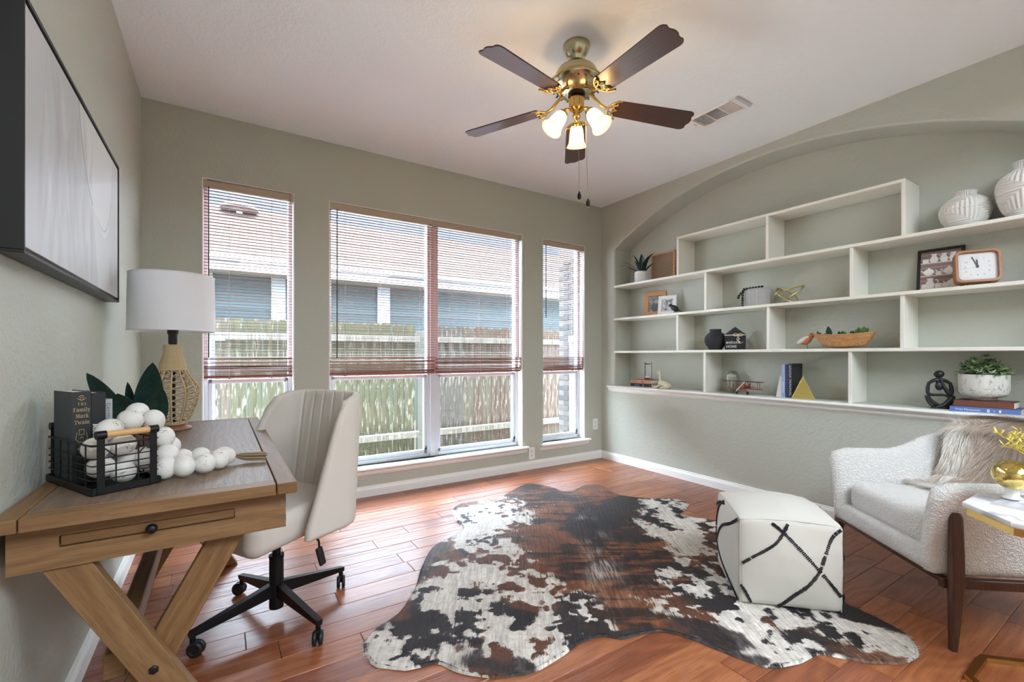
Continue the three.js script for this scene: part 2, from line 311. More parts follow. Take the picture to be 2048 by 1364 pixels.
// ---------------------------------------------------------------- wooden blinds, raised half way
{
  const slatWood = std({ map: woodTex([158, 92, 72], [138, 74, 56], [112, 56, 42], 210, { size: [0.9, 0.12], w: 512, h: 128 }), roughness: 0.38 });
  const railTan = std({ color: C(184, 168, 148), roughness: 0.5 });
  const cord = std({ color: C(214, 208, 196), roughness: 0.9 }), wandM = std({ color: C(64, 42, 34), roughness: 0.4 });
  const defs = [
    [0.322, 0.868, 2.30, 'raised reddish wood blind in the narrow window behind the table lamp', 0.352, [0.47, 0.73]],
    [1.118, 1.990, 2.293, 'raised reddish wood blind over the pane of the wide window beside the desk chair', 1.175, [1.24, 1.52, 1.86]],
    [1.996, 2.889, 2.293, 'raised reddish wood blind over the pane of the wide window next to the corner window', 2.855, [2.14, 2.44, 2.75]],
    [3.144, 3.694, 2.287, 'raised reddish wood blind in the narrow window beside the shelf niche', 3.19, [3.28, 3.56]]];
  defs.forEach(([x0, x1, yt, label, wx, cords], n) => {
    const zc = -0.040, b = thing('wood_blind', label, 'blind', [(x0 + x1) / 2, 0.965, zc], 0, 'wood blinds in the windows'); const w = x1 - x0, h = yt - 0.965;
    const r = rng(40 + n);
    part(b, 'head_rail', lip(-w / 2, w / 2, h - 0.044, h, -0.022, 0.028, 0.002), railTan, 'tan head rail');
    for (const s of [-1, 1]) part(b, 'bracket', cbox(0.023, 0.054, 0.056, 0.001, s * (w / 2 - 0.0085), h - 0.023, 0.004), railTan);
    const sg = boxUV(box(w - 0.006, 0.0022, 0.0255), 'x', [n * 0.3, n]);
    const top = h - 0.062, stackTop = 0.15, pitch = 0.0212;
    for (let y = top; y > stackTop; y -= pitch) { const s = part(b, 'slat', sg, slatWood); s.position.set(0, y, 0); s.rotation.x = 0.05 + (r() - 0.5) * 0.05; }
    let y = 0.022;                                          // gathered slats, lying a little unevenly on the bottom rail
    const gaps = n === 3 ? [] : n === 2 ? [9, 14, 20] : [13, 17, 21];
    for (let k = 0; k < 25 && y < stackTop - 0.004; k++) { const s = part(b, 'slat', sg, slatWood); s.position.set((r() - 0.5) * 0.003, y, (r() - 0.5) * 0.004); s.rotation.set((r() - 0.5) * 0.25, 0, (r() - 0.5) * 0.006); y += 0.0044 + r() * 0.001 + (gaps.includes(k) ? 0.009 : 0); }
    part(b, 'bottom_rail', boxUV(lip(-w / 2 + 0.003, w / 2 - 0.003, 0, 0.018, -0.0135, 0.0135, 0.003), 'x'), slatWood);
    for (const c of cords) { const cx = c - (x0 + x1) / 2; part(b, 'ladder_cord', merge([bar([cx, 0.004, 0.0145], [cx, top + 0.02, 0.0145], 0.0008, 0.0008, 5), bar([cx, 0.004, -0.0145], [cx, top + 0.02, -0.0145], 0.0008, 0.0008, 5)]), cord); part(b, 'cord_knob', new THREE.SphereGeometry(0.006, 8, 6).translate(cx, -0.003, 0.0), wandM); }
    const wl = n === 3 ? 0.75 : 1.16; part(b, 'tilt_wand', bar([wx - (x0 + x1) / 2, top - wl + 0.03, 0.024], [wx - (x0 + x1) / 2, top + 0.02, 0.024], 0.0042, 0.0036, 8), wandM, 'dark wand');
  });
}
// ---------------------------------------------------------------- outside
{
  const grd = struct('ground', boxUV(B(-14, 22, -0.4, -0.17, -30, -0.17)), std({ map: tex(512, 512, (u, v) => { const a = fbm(u * 12, v * 12, 12, 12, 4), b = fbm(u * 90, v * 90, 90, 90, 9, 2); return mix3(mix3([88, 92, 58], [120, 112, 84], a), [60, 66, 40], b * 0.6); }, true, [2, 2]), roughness: 1 }));
  struct('added_bounce_strip', boxUV(lip(-8, 14, -0.2, -0.165, -1.86, -0.17, 0.004)), std({ map: tex(256, 256, (u, v) => { const a = fbm(u * 8, v * 8, 8, 8, 44), b = fbm(u * 60, v * 60, 60, 60, 49, 2); return mix3([206, 204, 198], [184, 180, 172], 0.6 * a + 0.4 * b); }, true, [1.2, 1.2]), roughness: 0.95 }), 'added unseen pale strip that bounces sunlight in through the windows');  // unseen pale ground added to bounce sunlight up to the ceiling
  const fw = (a, b, c, s) => phy({ specularIntensity: 0.25, map: tex(256, 512, (u, v) => {
    const st = fbm(u * 40, v * 4, 40, 4, s, 3), bl = fbm(u * 4, v * 5, 4, 5, s + 7, 4), fl = fbm(u * 30, v * 14, 30, 14, s + 11, 3);
    let k = mix3(a, b, clamp(bl * 1.4 - 0.2)); k = mix3(k, c, clamp((st - 0.45) * 2.2)); return mix3(k, [92, 90, 84], sst(0.60, 0.72, fl) * 0.7);
  }, true, [0.5, 1.4]), roughness: 0.95, bumpMap: null });
  const mats = [fw([57, 54, 44], [51, 54, 39], [35, 32, 27], 300), fw([64, 59, 52], [55, 53, 44], [37, 34, 29], 320), fw([63, 57, 49], [56, 46, 39], [39, 32, 27], 340), fw([60, 58, 53], [52, 50, 46], [37, 34, 32], 360), fw([49, 51, 37], [56, 55, 44], [32, 32, 25], 380)];
  const railM = fw([81, 79, 74], [68, 66, 61], [46, 44, 39], 400);
  const ft = (name, label, px, pz, turn, x0, x1, seed) => {
    const f = thing(name, label, 'fence', [px, -0.17, pz], turn); const r = rng(seed);
    const pk = (w, h) => extr(shapeOf([[-w / 2, 0], [w / 2, 0], [w / 2, h - 0.025], [w / 2 - 0.025, h], [-w / 2 + 0.025, h], [-w / 2, h - 0.025]]), 0.016);
    const gs = [0, 1, 2].map((i) => { const g = boxUV(pk(0.139, 1.68 + i * 0.004), 'x', [0, 0]); const u = g.attributes.uv; return g; });
    for (let x = x0; x < x1; x += 0.1435) {
      if (x > 2.56 && x < 2.69 && !turn) { continue; }
      const far = x > 2.7 || turn; const m = part(f, 'picket', gs[Math.floor(r() * 3)], mats[far ? 1 + Math.floor(r() * 3) : [0, 4, 1, 0, 4][Math.floor(r() * 5)]]);
      m.position.set(x + (r() - 0.5) * 0.004, (r() - 0.5) * 0.016, (r() - 0.5) * 0.008 - 0.02); m.rotation.z = (r() - 0.5) * 0.008;
    }
    for (const y of [0.245, 1.455]) for (const [a, b] of turn ? [[x0, x1]] : [[x0, 2.56], [2.70, x1]]) part(f, 'fence_rail', boxUV(lip(a, b, y, y + 0.075, 0.0, 0.085, 0.004), 'x'), railM, 'pale weathered rail');
    return f;
  };
  const f = ft('wooden_fence', 'weathered mossy picket fence running along the yard outside the windows', 0, -1.93, 0, -3.0, 5.0, 9);
  part(f, 'fence_post', boxUV(lip(2.575, 2.675, 0, 1.6, -0.12, -0.03, 0.005), 'y'), std({ color: C(58, 60, 54), roughness: 0.9 }), 'dark post in a gap between the pickets');
  ft('wooden_fence', 'shaded picket fence returning towards the neighbouring house past the corner window', 5.02, -1.93, PI / 2, 0.1, 2.9, 12);
  // neighbouring house
  const nh = thing('neighbouring_house', 'neighbouring house with teal siding and grey shingle roof beyond the fence', 'house', [0, -0.17, -5.0]);
  const teal = [C(34, 45, 47), C(31, 41, 43), C(38, 48, 50)].map((c) => std({ color: c, roughness: 0.8 })), wt = std({ color: C(104, 108, 112), roughness: 0.7 });
  part(nh, 'wall', B(-6, 14, 0, 2.75, -4, -0.02), std({ color: C(60, 76, 78), roughness: 0.9 }));
  for (let i = 0; i < 12; i++) part(nh, 'siding_board', box(20, 0.148, 0.018).rotateX(-0.06).translate(4, 1.0 + i * 0.14, 0.0), teal[i % 3]);
  for (const [a, b] of [[0.12, 0.32], [1.14, 1.36], [2.93, 3.17], [6.02, 6.26], [7.9, 8.1]]) part(nh, 'corner_board', lip(a, b, 0, 2.6, 0.0, 0.05, 0.004), wt, 'white vertical trim board');
  part(nh, 'soffit', B(-6.5, 14.5, 2.60, 2.63, 0, 0.55), wt); part(nh, 'fascia', lip(-6.5, 14.5, 2.58, 2.80, 0.53, 0.56, 0.004), wt, 'white fascia board under the roof edge');
  part(nh, 'gutter', tube([[-6.5, 2.76, 0.60], [4, 2.76, 0.60], [14.5, 2.76, 0.60]], 0.05, 2, 8), wt);
  const sh = [[48, 47, 45], [54, 52, 50], [43, 42, 41], [59, 56, 52]].map((c, i) => phy({ specularIntensity: 0.1, map: tex(512, 64, (u, v) => { const k = hash2(Math.floor(u * 40), i, 5) * 0.35 + 0.65 * fbm(u * 90, v * 12, 90, 12, 20 + i, 2); return mix3([c[0] * 0.75, c[1] * 0.75, c[2] * 0.75], [c[0] * 1.25, c[1] * 1.25, c[2] * 1.25], k); }, true, [6, 0.2]), roughness: 0.95 }));
  const skyStandIn = [C(34, 40, 52), C(29, 35, 46)].map((q) => phy({ color: q, roughness: 0.9, specularIntensity: 0.1 }));  // blue of the sky put into the added upper courses
  const a0 = Math.atan2(1.75, 3.5), n = 44, c = 0.135; // slope of the roof; courses carried past the ridge to hide the sky
  part(nh, 'roof', B(-6.5, 14.5, -0.06, 0, -6.0, 0).rotateX(a0).translate(0, 2.78, 0.58), std({ color: C(70, 68, 66), roughness: 1 }));
  for (let i = 0; i < n; i++) part(nh, 'shingle_course', boxUV(box(21, 0.012, c + 0.04), 'x', [i * 0.37, 0]).rotateX(a0 + 0.06).translate(4, 2.80 + Math.sin(a0) * c * (i + 0.5), 0.58 - Math.cos(a0) * c * (i + 0.5)), i > 26 ? skyStandIn[i % 2] : sh[(i * 7 + (i >> 1)) % 4]);
  part(nh, 'ridge_cap', box(21, 0.03, 0.3, 4, 2.82 + Math.sin(a0) * c * n, 0.58 - Math.cos(a0) * c * n), sh[2]);
  part(nh, 'roof_vent', lathe([[0.06, 0], [0.06, 0.1], [0.34, 0.12], [0.36, 0.16], [0.3, 0.23], [0.16, 0.28], [0, 0.29]], 24).scale(1, 0.75, 1).translate(0.75, 4.18, -2.2), std({ color: C(120, 118, 114), roughness: 0.6 }), 'round metal roof vent');
  // service pipes between the houses
  const gv = std({ color: C(128, 138, 148), roughness: 0.5, metalness: 0.3 });
  const p1 = thing('service_pipe', 'grey vertical conduit pipe standing outside the window behind the lamp', 'pipe', [0.36, -0.17, -0.5]);
  part(p1, 'riser', bar([0, 0, 0], [0, 1.42, 0], 0.024, 0.024, 14), gv); part(p1, 'valve', merge([bar([-0.02, 1.42, 0], [0.09, 1.42, 0], 0.014, 0.014, 10), bar([0.06, 1.42, 0], [0.06, 1.46, 0], 0.01, 0.01, 8), bar([0.03, 1.46, 0], [0.09, 1.46, 0], 0.007, 0.007, 8)]), gv);
  const p2 = thing('service_pipe', 'white vertical vent pipe standing in the yard outside the corner window', 'pipe', [4.15, -0.17, -0.75]);
  part(p2, 'riser', bar([0, 0, 0], [0, 1.5, 0], 0.03, 0.03, 14), wt); part(p2, 'cap', bar([0, 1.46, 0], [0, 1.54, 0], 0.042, 0.042, 14), wt);
  // brick return of our own house past the corner window
  const br = struct('wall_brick_return', B(4.36, 4.56, -0.2, 2.9, -1.26, -0.17), std({ color: C(84, 82, 78), roughness: 1 }), 'grey brick corner of the house outside the corner window');
  const bm = [C(62, 61, 61), C(70, 66, 64), C(56, 55, 56)].map((q) => std({ color: q, roughness: 0.95 })); const bg = cbox(0.012, 0.058, 0.195, 0.003), r = rng(3);
  for (let j = 0; j < 38; j++) for (let i = 0; i < 5; i++) { const m = part(br, numbered('brick'), bg, bm[Math.floor(r() * 3)]); m.position.set(4.357, -0.14 + j * 0.068, -1.16 + i * 0.205 + (j % 2) * 0.1); }
}

// ---------------------------------------------------------------- ceiling fan
{
  const fan = thing('ceiling_fan', 'brass ceiling fan with five dark wood blades and three frosted bell lamps', 'ceiling fan', [1.985, 0, 1.84]);
  part(fan, 'canopy', lathe([[0.0, 2.743], [0.070, 2.743], [0.071, 2.736], [0.067, 2.718], [0.058, 2.698], [0.046, 2.684], [0.038, 2.676], [0.036, 2.662], [0.03, 2.658], [0, 2.658]]), M.nickel);
  part(fan, 'canopy_ball', new THREE.SphereGeometry(0.024, 16, 12).translate(0, 2.662, 0), M.blackMetal);
  part(fan, 'downrod', cyl(0.012, 0.012, 0.07, 16).translate(0, 2.60, 0), M.nickel);
  const housing = part(fan, 'motor_housing', lathe([[0, 2.628], [0.03, 2.628], [0.07, 2.622], [0.098, 2.612], [0.106, 2.600], [0.107, 2.572], [0.112, 2.566], [0.126, 2.562], [0.134, 2.554], [0.135, 2.545], [0.130, 2.537], [0.112, 2.517], [0.088, 2.497], [0.05, 2.488], [0, 2.488]], 64), M.nickel);
  part(housing, 'trim_band', new THREE.TorusGeometry(0.1345, 0.003, 8, 64).rotateX(PI / 2).translate(0, 2.550, 0), M.brass);
  for (let i = 0; i < 20; i++) { const a = i / 20 * 2 * PI; part(housing, 'vent_slot', rbox(0.011, 0.003, 0.026, 0.0014, 0, 0, 0, 2).rotateX(0.72).translate(0, 2.523, 0.117).rotateY(a), M.black); }
  part(fan, 'switch_cup', lathe([[0, 2.49], [0.03, 2.49], [0.032, 2.472], [0.038, 2.468], [0.040, 2.46], [0.040, 2.418], [0.034, 2.408], [0.022, 2.402], [0.018, 2.385], [0.022, 2.375], [0.016, 2.36], [0, 2.352]], 32), M.brass);
  part(fan, 'collar', cyl(0.045, 0.045, 0.02, 24).translate(0, 2.478, 0), M.blackMetal);
  const bladeM = std({ map: woodTex([76, 54, 48], [62, 42, 38], [50, 34, 30], 500, { size: [0.7, 0.16], w: 512, h: 128, knots: 0.25, fibre: 0.15 }), roughness: 0.28 });
  // blade outline: u from root to tip, ogee corners at the tip
  const L = 0.45, w0 = 0.055, w1 = 0.068, sh = new THREE.Shape();
  sh.moveTo(0, -w0 + 0.012); sh.quadraticCurveTo(0.004, -w0, 0.02, -w0); sh.lineTo(L - 0.045, -w1); sh.quadraticCurveTo(L - 0.012, -w1 - 0.002, L - 0.006, -w1 + 0.022); sh.quadraticCurveTo(L - 0.014, -w1 + 0.036, L - 0.002, -w1 + 0.052);
  sh.quadraticCurveTo(L + 0.004, 0, L - 0.002, w1 - 0.052); sh.quadraticCurveTo(L - 0.014, w1 - 0.036, L - 0.006, w1 - 0.022); sh.quadraticCurveTo(L - 0.012, w1 + 0.002, L - 0.045, w1); sh.lineTo(0.02, w0); sh.quadraticCurveTo(0.004, w0, 0, w0 - 0.012);
  const bg = boxUV(extr(sh, 0.006, 0.0015, { bevelSegments: 1 }).rotateX(-PI / 2), 'x').rotateX(-0.21).translate(0.205, 0, 0).rotateZ(-0.06).translate(0, 2.447, 0);
  const arm = (() => {  // pierced scroll bracket: stem from the motor, crescent with two curls under the blade root
    const tilt = (p) => { const v = V3(...p).applyAxisAngle(V3(1, 0, 0), -0.21 * sst(0.12, 0.2, p[0])); return v; };
    const yy = 2.428, T = (pts, r, n = 20) => tube(pts.map((p) => { const v = tilt([p[0], 0, p[1]]); return V3(v.x, yy - (p[0] - 0.2) * 0.06 + v.y + (p[2] || 0), v.z); }), r, n, 6);
    return merge([T([[0.07, 0, 0.06], [0.10, 0, 0.045], [0.14, 0, 0.012], [0.175, 0, 0]], 0.008), T([[0.232, -0.062], [0.212, -0.056], [0.192, -0.042], [0.178, -0.02], [0.172, 0], [0.178, 0.02], [0.192, 0.042], [0.212, 0.056], [0.232, 0.062]], 0.0055, 40),
      T([[0.212, -0.050], [0.215, -0.034], [0.200, -0.022], [0.208, -0.008], [0.222, 0], [0.208, 0.008], [0.200, 0.022], [0.215, 0.034], [0.212, 0.050]], 0.004, 40), T([[0.175, -0.014], [0.20, -0.02]], 0.0035, 4), T([[0.175, 0.014], [0.20, 0.02]], 0.0035, 4), T([[0.19, -0.038], [0.214, -0.036]], 0.0035, 4), T([[0.19, 0.038], [0.214, 0.036]], 0.0035, 4)]);
  })();
  for (let i = 0; i < 5; i++) { const a = -(22 + 72 * i) * PI / 180; const b = part(fan, 'blade', bg, bladeM); b.rotation.y = a; const k = part(fan, 'blade_bracket', arm, M.brass, 'pierced brass scroll bracket'); k.rotation.y = a; }
  // lamps: bell shades leaning out, bulbs lit
  const glassM = phy({ color: C(255, 247, 230), roughness: 0.6, transmission: 0.55, thickness: 0, emissive: C(255, 214, 150), emissiveIntensity: 0.12, bumpMap: grainy, bumpScale: 0.0003 });
  const bulbM = std({ color: 0xffffff, emissive: C(255, 220, 160), emissiveIntensity: 1.2 });
  const bell = new THREE.LatheGeometry([[0.021, 0], [0.027, 0.004], [0.034, 0.02], [0.038, 0.045], [0.040, 0.07], [0.044, 0.09], [0.052, 0.104], [0.056, 0.110], [0.054, 0.111], [0.050, 0.104], [0.042, 0.09], [0.038, 0.07], [0.036, 0.045], [0.032, 0.02], [0.025, 0.006], [0.019, 0.002]].map(([r, y]) => V2(r, -y)), 36);
  for (const az of [49, 169, -71]) { // one lamp leans towards the window wall, two lean back into the room
    const g = new THREE.Group(); g.name = 'lamp_arm'; fan.add(g); g.position.set(0, 2.42, 0); g.rotation.y = az * PI / 180;
    part(g, 'gooseneck', tube([[0.02, -0.03, 0], [0.045, -0.02, 0], [0.066, -0.025, 0], [0.078, -0.045, 0]], 0.007, 20, 8), M.brass);
    const tilt = 0.62; const put = (q) => q.rotateZ(tilt).translate(0.078, -0.045, 0);
    part(g, 'socket_cup', put(lathe([[0, 0.008], [0.016, 0.008], [0.024, 0.0], [0.024, -0.016], [0.02, -0.018], [0, -0.018]], 24)), M.brass);
    part(g, 'lamp_shade', put(bell.clone().translate(0, -0.008, 0)), glassM, 'frosted alabaster glass bell shade');
    part(g, 'lamp_bulb', put(new THREE.SphereGeometry(0.021, 16, 12).scale(1, 1.4, 1).translate(0, -0.06, 0)), bulbM);
    const pl = new THREE.PointLight(0xffd49a, 0.035, 0, 2); pl.castShadow = true; pl.name = 'fan_lamp'; pl.position.set(0.078 + 0.06 * Math.sin(tilt), -0.045 - 0.06 * Math.cos(tilt), 0); g.add(pl);
  }
  for (const [x, z, y0, n] of [[-0.02, 0.045, 1.955, 'a'], [0.03, 0.055, 1.925, 'b']]) {
    part(fan, 'pull_chain', bar([x, y0, z], [x * 0.9, 2.40, z * 0.7], 0.0013, 0.0013, 6), M.nickel);
    const fb = part(fan, 'chain_fob', lathe([[0, -0.022], [0.006, -0.02], [0.010, -0.012], [0.010, 0.004], [0.006, 0.01], [0.003, 0.02], [0, 0.022]], 16).translate(x, y0 - 0.012, z), M.blackMetal);
    part(fb, 'bead', new THREE.SphereGeometry(0.0055, 10, 8).translate(x, y0 - 0.038, z), M.brass);
  }
}
// ---------------------------------------------------------------- picture on the left wall
{
  const pic = thing('framed_picture', 'large abstract grey and white canvas in a thin black floating frame above the desk', 'picture', [0, 1.35, 1.65]);
  const L = 1.13, hh = 0.585, d = 0.05; // along z, up, off the wall
  part(pic, 'frame', merge([lip(0.002, d, 0, 0.008, -L / 2, L / 2, 0.001), lip(0.002, d, hh - 0.008, hh, -L / 2, L / 2, 0.001), lip(0.002, d, 0.008, hh - 0.008, -L / 2, -L / 2 + 0.008, 0.001), lip(0.002, d, 0.008, hh - 0.008, L / 2 - 0.008, L / 2, 0.001), B(0.002, 0.008, 0.004, hh - 0.004, -L / 2 + 0.004, L / 2 - 0.004)]), M.black);
  const t = canvasTex(1400, 720, (g, w, h) => {
    g.fillStyle = '#d9dadb'; g.fillRect(0, 0, w, h); const r = rng(8);
    const soft = (x, y, rx, ry, c, a, rot = 0) => { for (let k = 10; k > 0; k--) { g.globalAlpha = a / 7; g.fillStyle = c; g.beginPath(); g.ellipse(x, y, rx * k / 10, ry * k / 10, rot, 0, 7); g.fill(); } g.globalAlpha = 1; };
    g.fillStyle = '#c9cbcd'; g.beginPath(); g.moveTo(0, 0); g.lineTo(560, 0); g.bezierCurveTo(640, 200, 720, 300, 800, 380); g.bezierCurveTo(860, 430, 900, 600, 940, 720); g.lineTo(0, 720); g.fill();
    g.fillStyle = '#e4e5e6'; g.beginPath(); g.moveTo(580, 0); g.bezierCurveTo(660, 220, 760, 330, 900, 400); g.bezierCurveTo(1000, 450, 1100, 520, 1180, 360); g.lineTo(1260, 0); g.fill();
    for (let i = 0; i < 90; i++) soft(120 + r() * 700, 120 + r() * 560, 8 + r() * 30, 60 + r() * 190, r() < 0.5 ? '#a9acaf' : '#eceded', 0.16 + r() * 0.2, (r() - 0.5) * 0.7);
    for (let i = 0; i < 26; i++) soft(980 + r() * 120, 330 + r() * 330, 5 + r() * 16, 50 + r() * 150, '#b3b6b9', 0.16, (r() - 0.5) * 0.3);
    g.lineCap = 'round'; g.strokeStyle = '#9a9d9f'; g.lineWidth = 15; g.globalAlpha = 0.8; g.beginPath(); g.moveTo(585, 0); g.bezierCurveTo(640, 180, 720, 300, 820, 360); g.stroke();
    g.lineWidth = 8; g.strokeStyle = '#b4b6b8'; g.beginPath(); g.moveTo(930, 400); g.bezierCurveTo(1010, 440, 1120, 480, 1230, 240); g.stroke(); g.globalAlpha = 1;
    soft(1210, 610, 60, 90, '#b9bbbd', 0.5); soft(350, 560, 120, 160, '#aeb1b4', 0.4);
  });
  const cg = new THREE.PlaneGeometry(L - 0.036, hh - 0.036).rotateY(PI / 2).translate(d - 0.003, hh / 2, 0);
  part(pic, 'canvas_edge', lip(0.008, d - 0.004, 0.018, hh - 0.018, -L / 2 + 0.018, L / 2 - 0.018, 0.001), M.white);
  part(pic, 'painting', cg, std({ map: t, roughness: 0.32 }));
}
// ---------------------------------------------------------------- desk
const DT = 0.77;
{
  const desk = thing('writing_desk', 'weathered oak writing desk with crossed trestle legs against the wall', 'desk', [0, 0, 0]);
  const wt = (s, a = 0) => std({ map: woodTex([146 - a, 112 - a, 74 - a], [120 - a, 88 - a, 55 - a], [92 - a, 68 - a, 46 - a], s, { size: [0.9, 0.22], knots: 0.35, fibre: 0.35, rings: 5 }), roughness: 0.5 });
  const oak = [wt(600), wt(620, 8)], top = [0, 1, 2].map((i) => std({ map: woodTex([146 - i * 6, 126 - i * 6, 106 - i * 6], [116, 96, 79], [76, 62, 52], 640 + i * 9, { size: [0.9, 0.2], knots: 0.5, fibre: 0.6, rings: 7 }), roughness: 0.46 }));
  const z0 = 0.69, z1 = 2.26, xs = [0.006, 0.05, 0.216, 0.382, 0.546, 0.598];
  for (let i = 0; i < 5; i++) { const mid = i > 0 && i < 4; part(desk, 'top_board', boxUV(lip(xs[i] + (i === 1 || i === 4 ? 0.0016 : 0.0), xs[i + 1] - (i === 0 || i === 3 ? 0.0016 : 0.0), DT - 0.030, DT, mid ? z0 + 0.05 : z0, mid ? z1 - 0.048 : z1, mid ? 0.0006 : 0.0022), 'z', [i * 0.37, i * 0.13]), mid ? top[i % 3] : oak[i ? 1 : 0]); }
  for (const z of [z0, z1 - 0.0475]) part(desk, 'end_board', boxUV(lip(0.0516, 0.5444, DT - 0.030, DT, z, z + 0.0475, 0.0015), 'x', [0.2, z]), oak[0]);
  part(desk, 'sub_top', boxUV(B(0.03, 0.57, DT - 0.029, DT - 0.018, z0 + 0.02, z1 - 0.02), 'z'), oak[1]);
  // apron with a pull-out writing slide at the near end
  const A0 = 0.634, A1 = DT - 0.030, x0 = 0.02, x1 = 0.574, ze = 2.212;
  const es = shapeOf([[x0, A0], [x1, A0], [x1, A1], [x0, A1]]); const hole = new THREE.Path(); const sx0 = 0.105, sx1 = 0.45, sy0 = 0.681, sy1 = 0.709, rr = 0.005;
  hole.moveTo(sx0 + rr, sy0); hole.lineTo(sx1 - rr, sy0); hole.quadraticCurveTo(sx1, sy0, sx1, sy0 + rr); hole.lineTo(sx1, sy1 - rr); hole.quadraticCurveTo(sx1, sy1, sx1 - rr, sy1); hole.lineTo(sx0 + rr, sy1); hole.quadraticCurveTo(sx0, sy1, sx0, sy1 - rr); hole.lineTo(sx0, sy0 + rr); hole.quadraticCurveTo(sx0, sy0, sx0 + rr, sy0); es.holes.push(hole);
  part(desk, 'apron', boxUV(extr(es, 0.022).translate(0, 0, ze - 0.022), 'x', [0.1, 0.05]), oak[0]);
  part(desk, 'apron', boxUV(lip(x0, x1, A0, A1, z0 + 0.03, z0 + 0.052, 0.002), 'x'), oak[1]);
  for (const x of [x0, x1 - 0.02]) part(desk, 'apron', boxUV(lip(x, x + 0.02, A0, A1, z0 + 0.052, ze - 0.022, 0.002), 'z', [0.3, x]), oak[1]);
  for (const y of [0.648, 0.692]) part(desk, 'dovetail', boxUV(extr(shapeOf([[0, 0.002], [0.014, 0], [0.014, 0.022], [0, 0.020]]), 0.002).translate(x1 - 0.0135, y, ze - 0.0015), 'x'), top[2], 'darker end grain joint');
  const sl = part(desk, 'writing_slide', boxUV(lip(sx0 + 0.002, sx1 - 0.002, sy0 + 0.002, sy1 - 0.002, 1.8, ze - 0.002, 0.002), 'x', [0.5, 0.4]), oak[1]);
  part(sl, 'knob', lathe([[0, 0], [0.005, 0], [0.005, 0.008], [0.010, 0.012], [0.0125, 0.018], [0.011, 0.024], [0.006, 0.028], [0, 0.029]], 24).rotateX(PI / 2).translate(0.274, 0.694, ze - 0.003), M.blackMetal, 'black round knob');
  // crossed legs at both ends, joined by a stretcher
  const legBoard = (xa, xb, z, th, m, o) => { // from (xa, apron) to (xb, floor)
    const ya = A0 + 0.006, hw = 0.043; const g = extr(shapeOf([[xa - hw, ya], [xb - hw, 0.006], [xb + hw, 0.006], [xa + hw, ya]]), th, 0.002, { bevelSegments: 1 }).translate(0, 0, z);
    const an = Math.atan2(ya, xa - xb); const q = boxUV(g.rotateZ(-an), 'x', [o, o * 0.3]); return q.rotateZ(an);
  };
  for (const [z, o] of [[2.168, 0], [0.78, 1.3]]) {
    part(desk, 'leg', legBoard(0.112, 0.452, z + 0.002, 0.034, 0, 0.2 + o), oak[0]);
    part(desk, 'leg', legBoard(0.440, 0.100, z - 0.034, 0.034, 0, 0.7 + o), oak[1]);
    part(desk, 'bolt', lathe([[0, 0.006], [0.006, 0.006], [0.011, 0.003], [0.011, 0], [0, 0]], 6).rotateX(PI / 2).translate(0.276, 0.332, z + 0.036), M.blackMetal, 'black hexagonal bolt');
    part(desk, 'leg_filler', boxUV(lip(0.10, 0.45, A0 - 0.002, A0 + 0.02, z - 0.034, z + 0.036, 0.002), 'x'), oak[1]);
    for (const x of [0.452, 0.100]) part(desk, 'foot_glide', B(x - 0.015, x + 0.015, 0, 0.007, x > 0.3 ? z + 0.006 : z - 0.03, x > 0.3 ? z + 0.03 : z - 0.006), M.black);
  }
  part(desk, 'stretcher', boxUV(lip(0.168, 0.214, 0.30, 0.365, 0.80, 2.135, 0.003), 'z'), wt(690, 0));
}

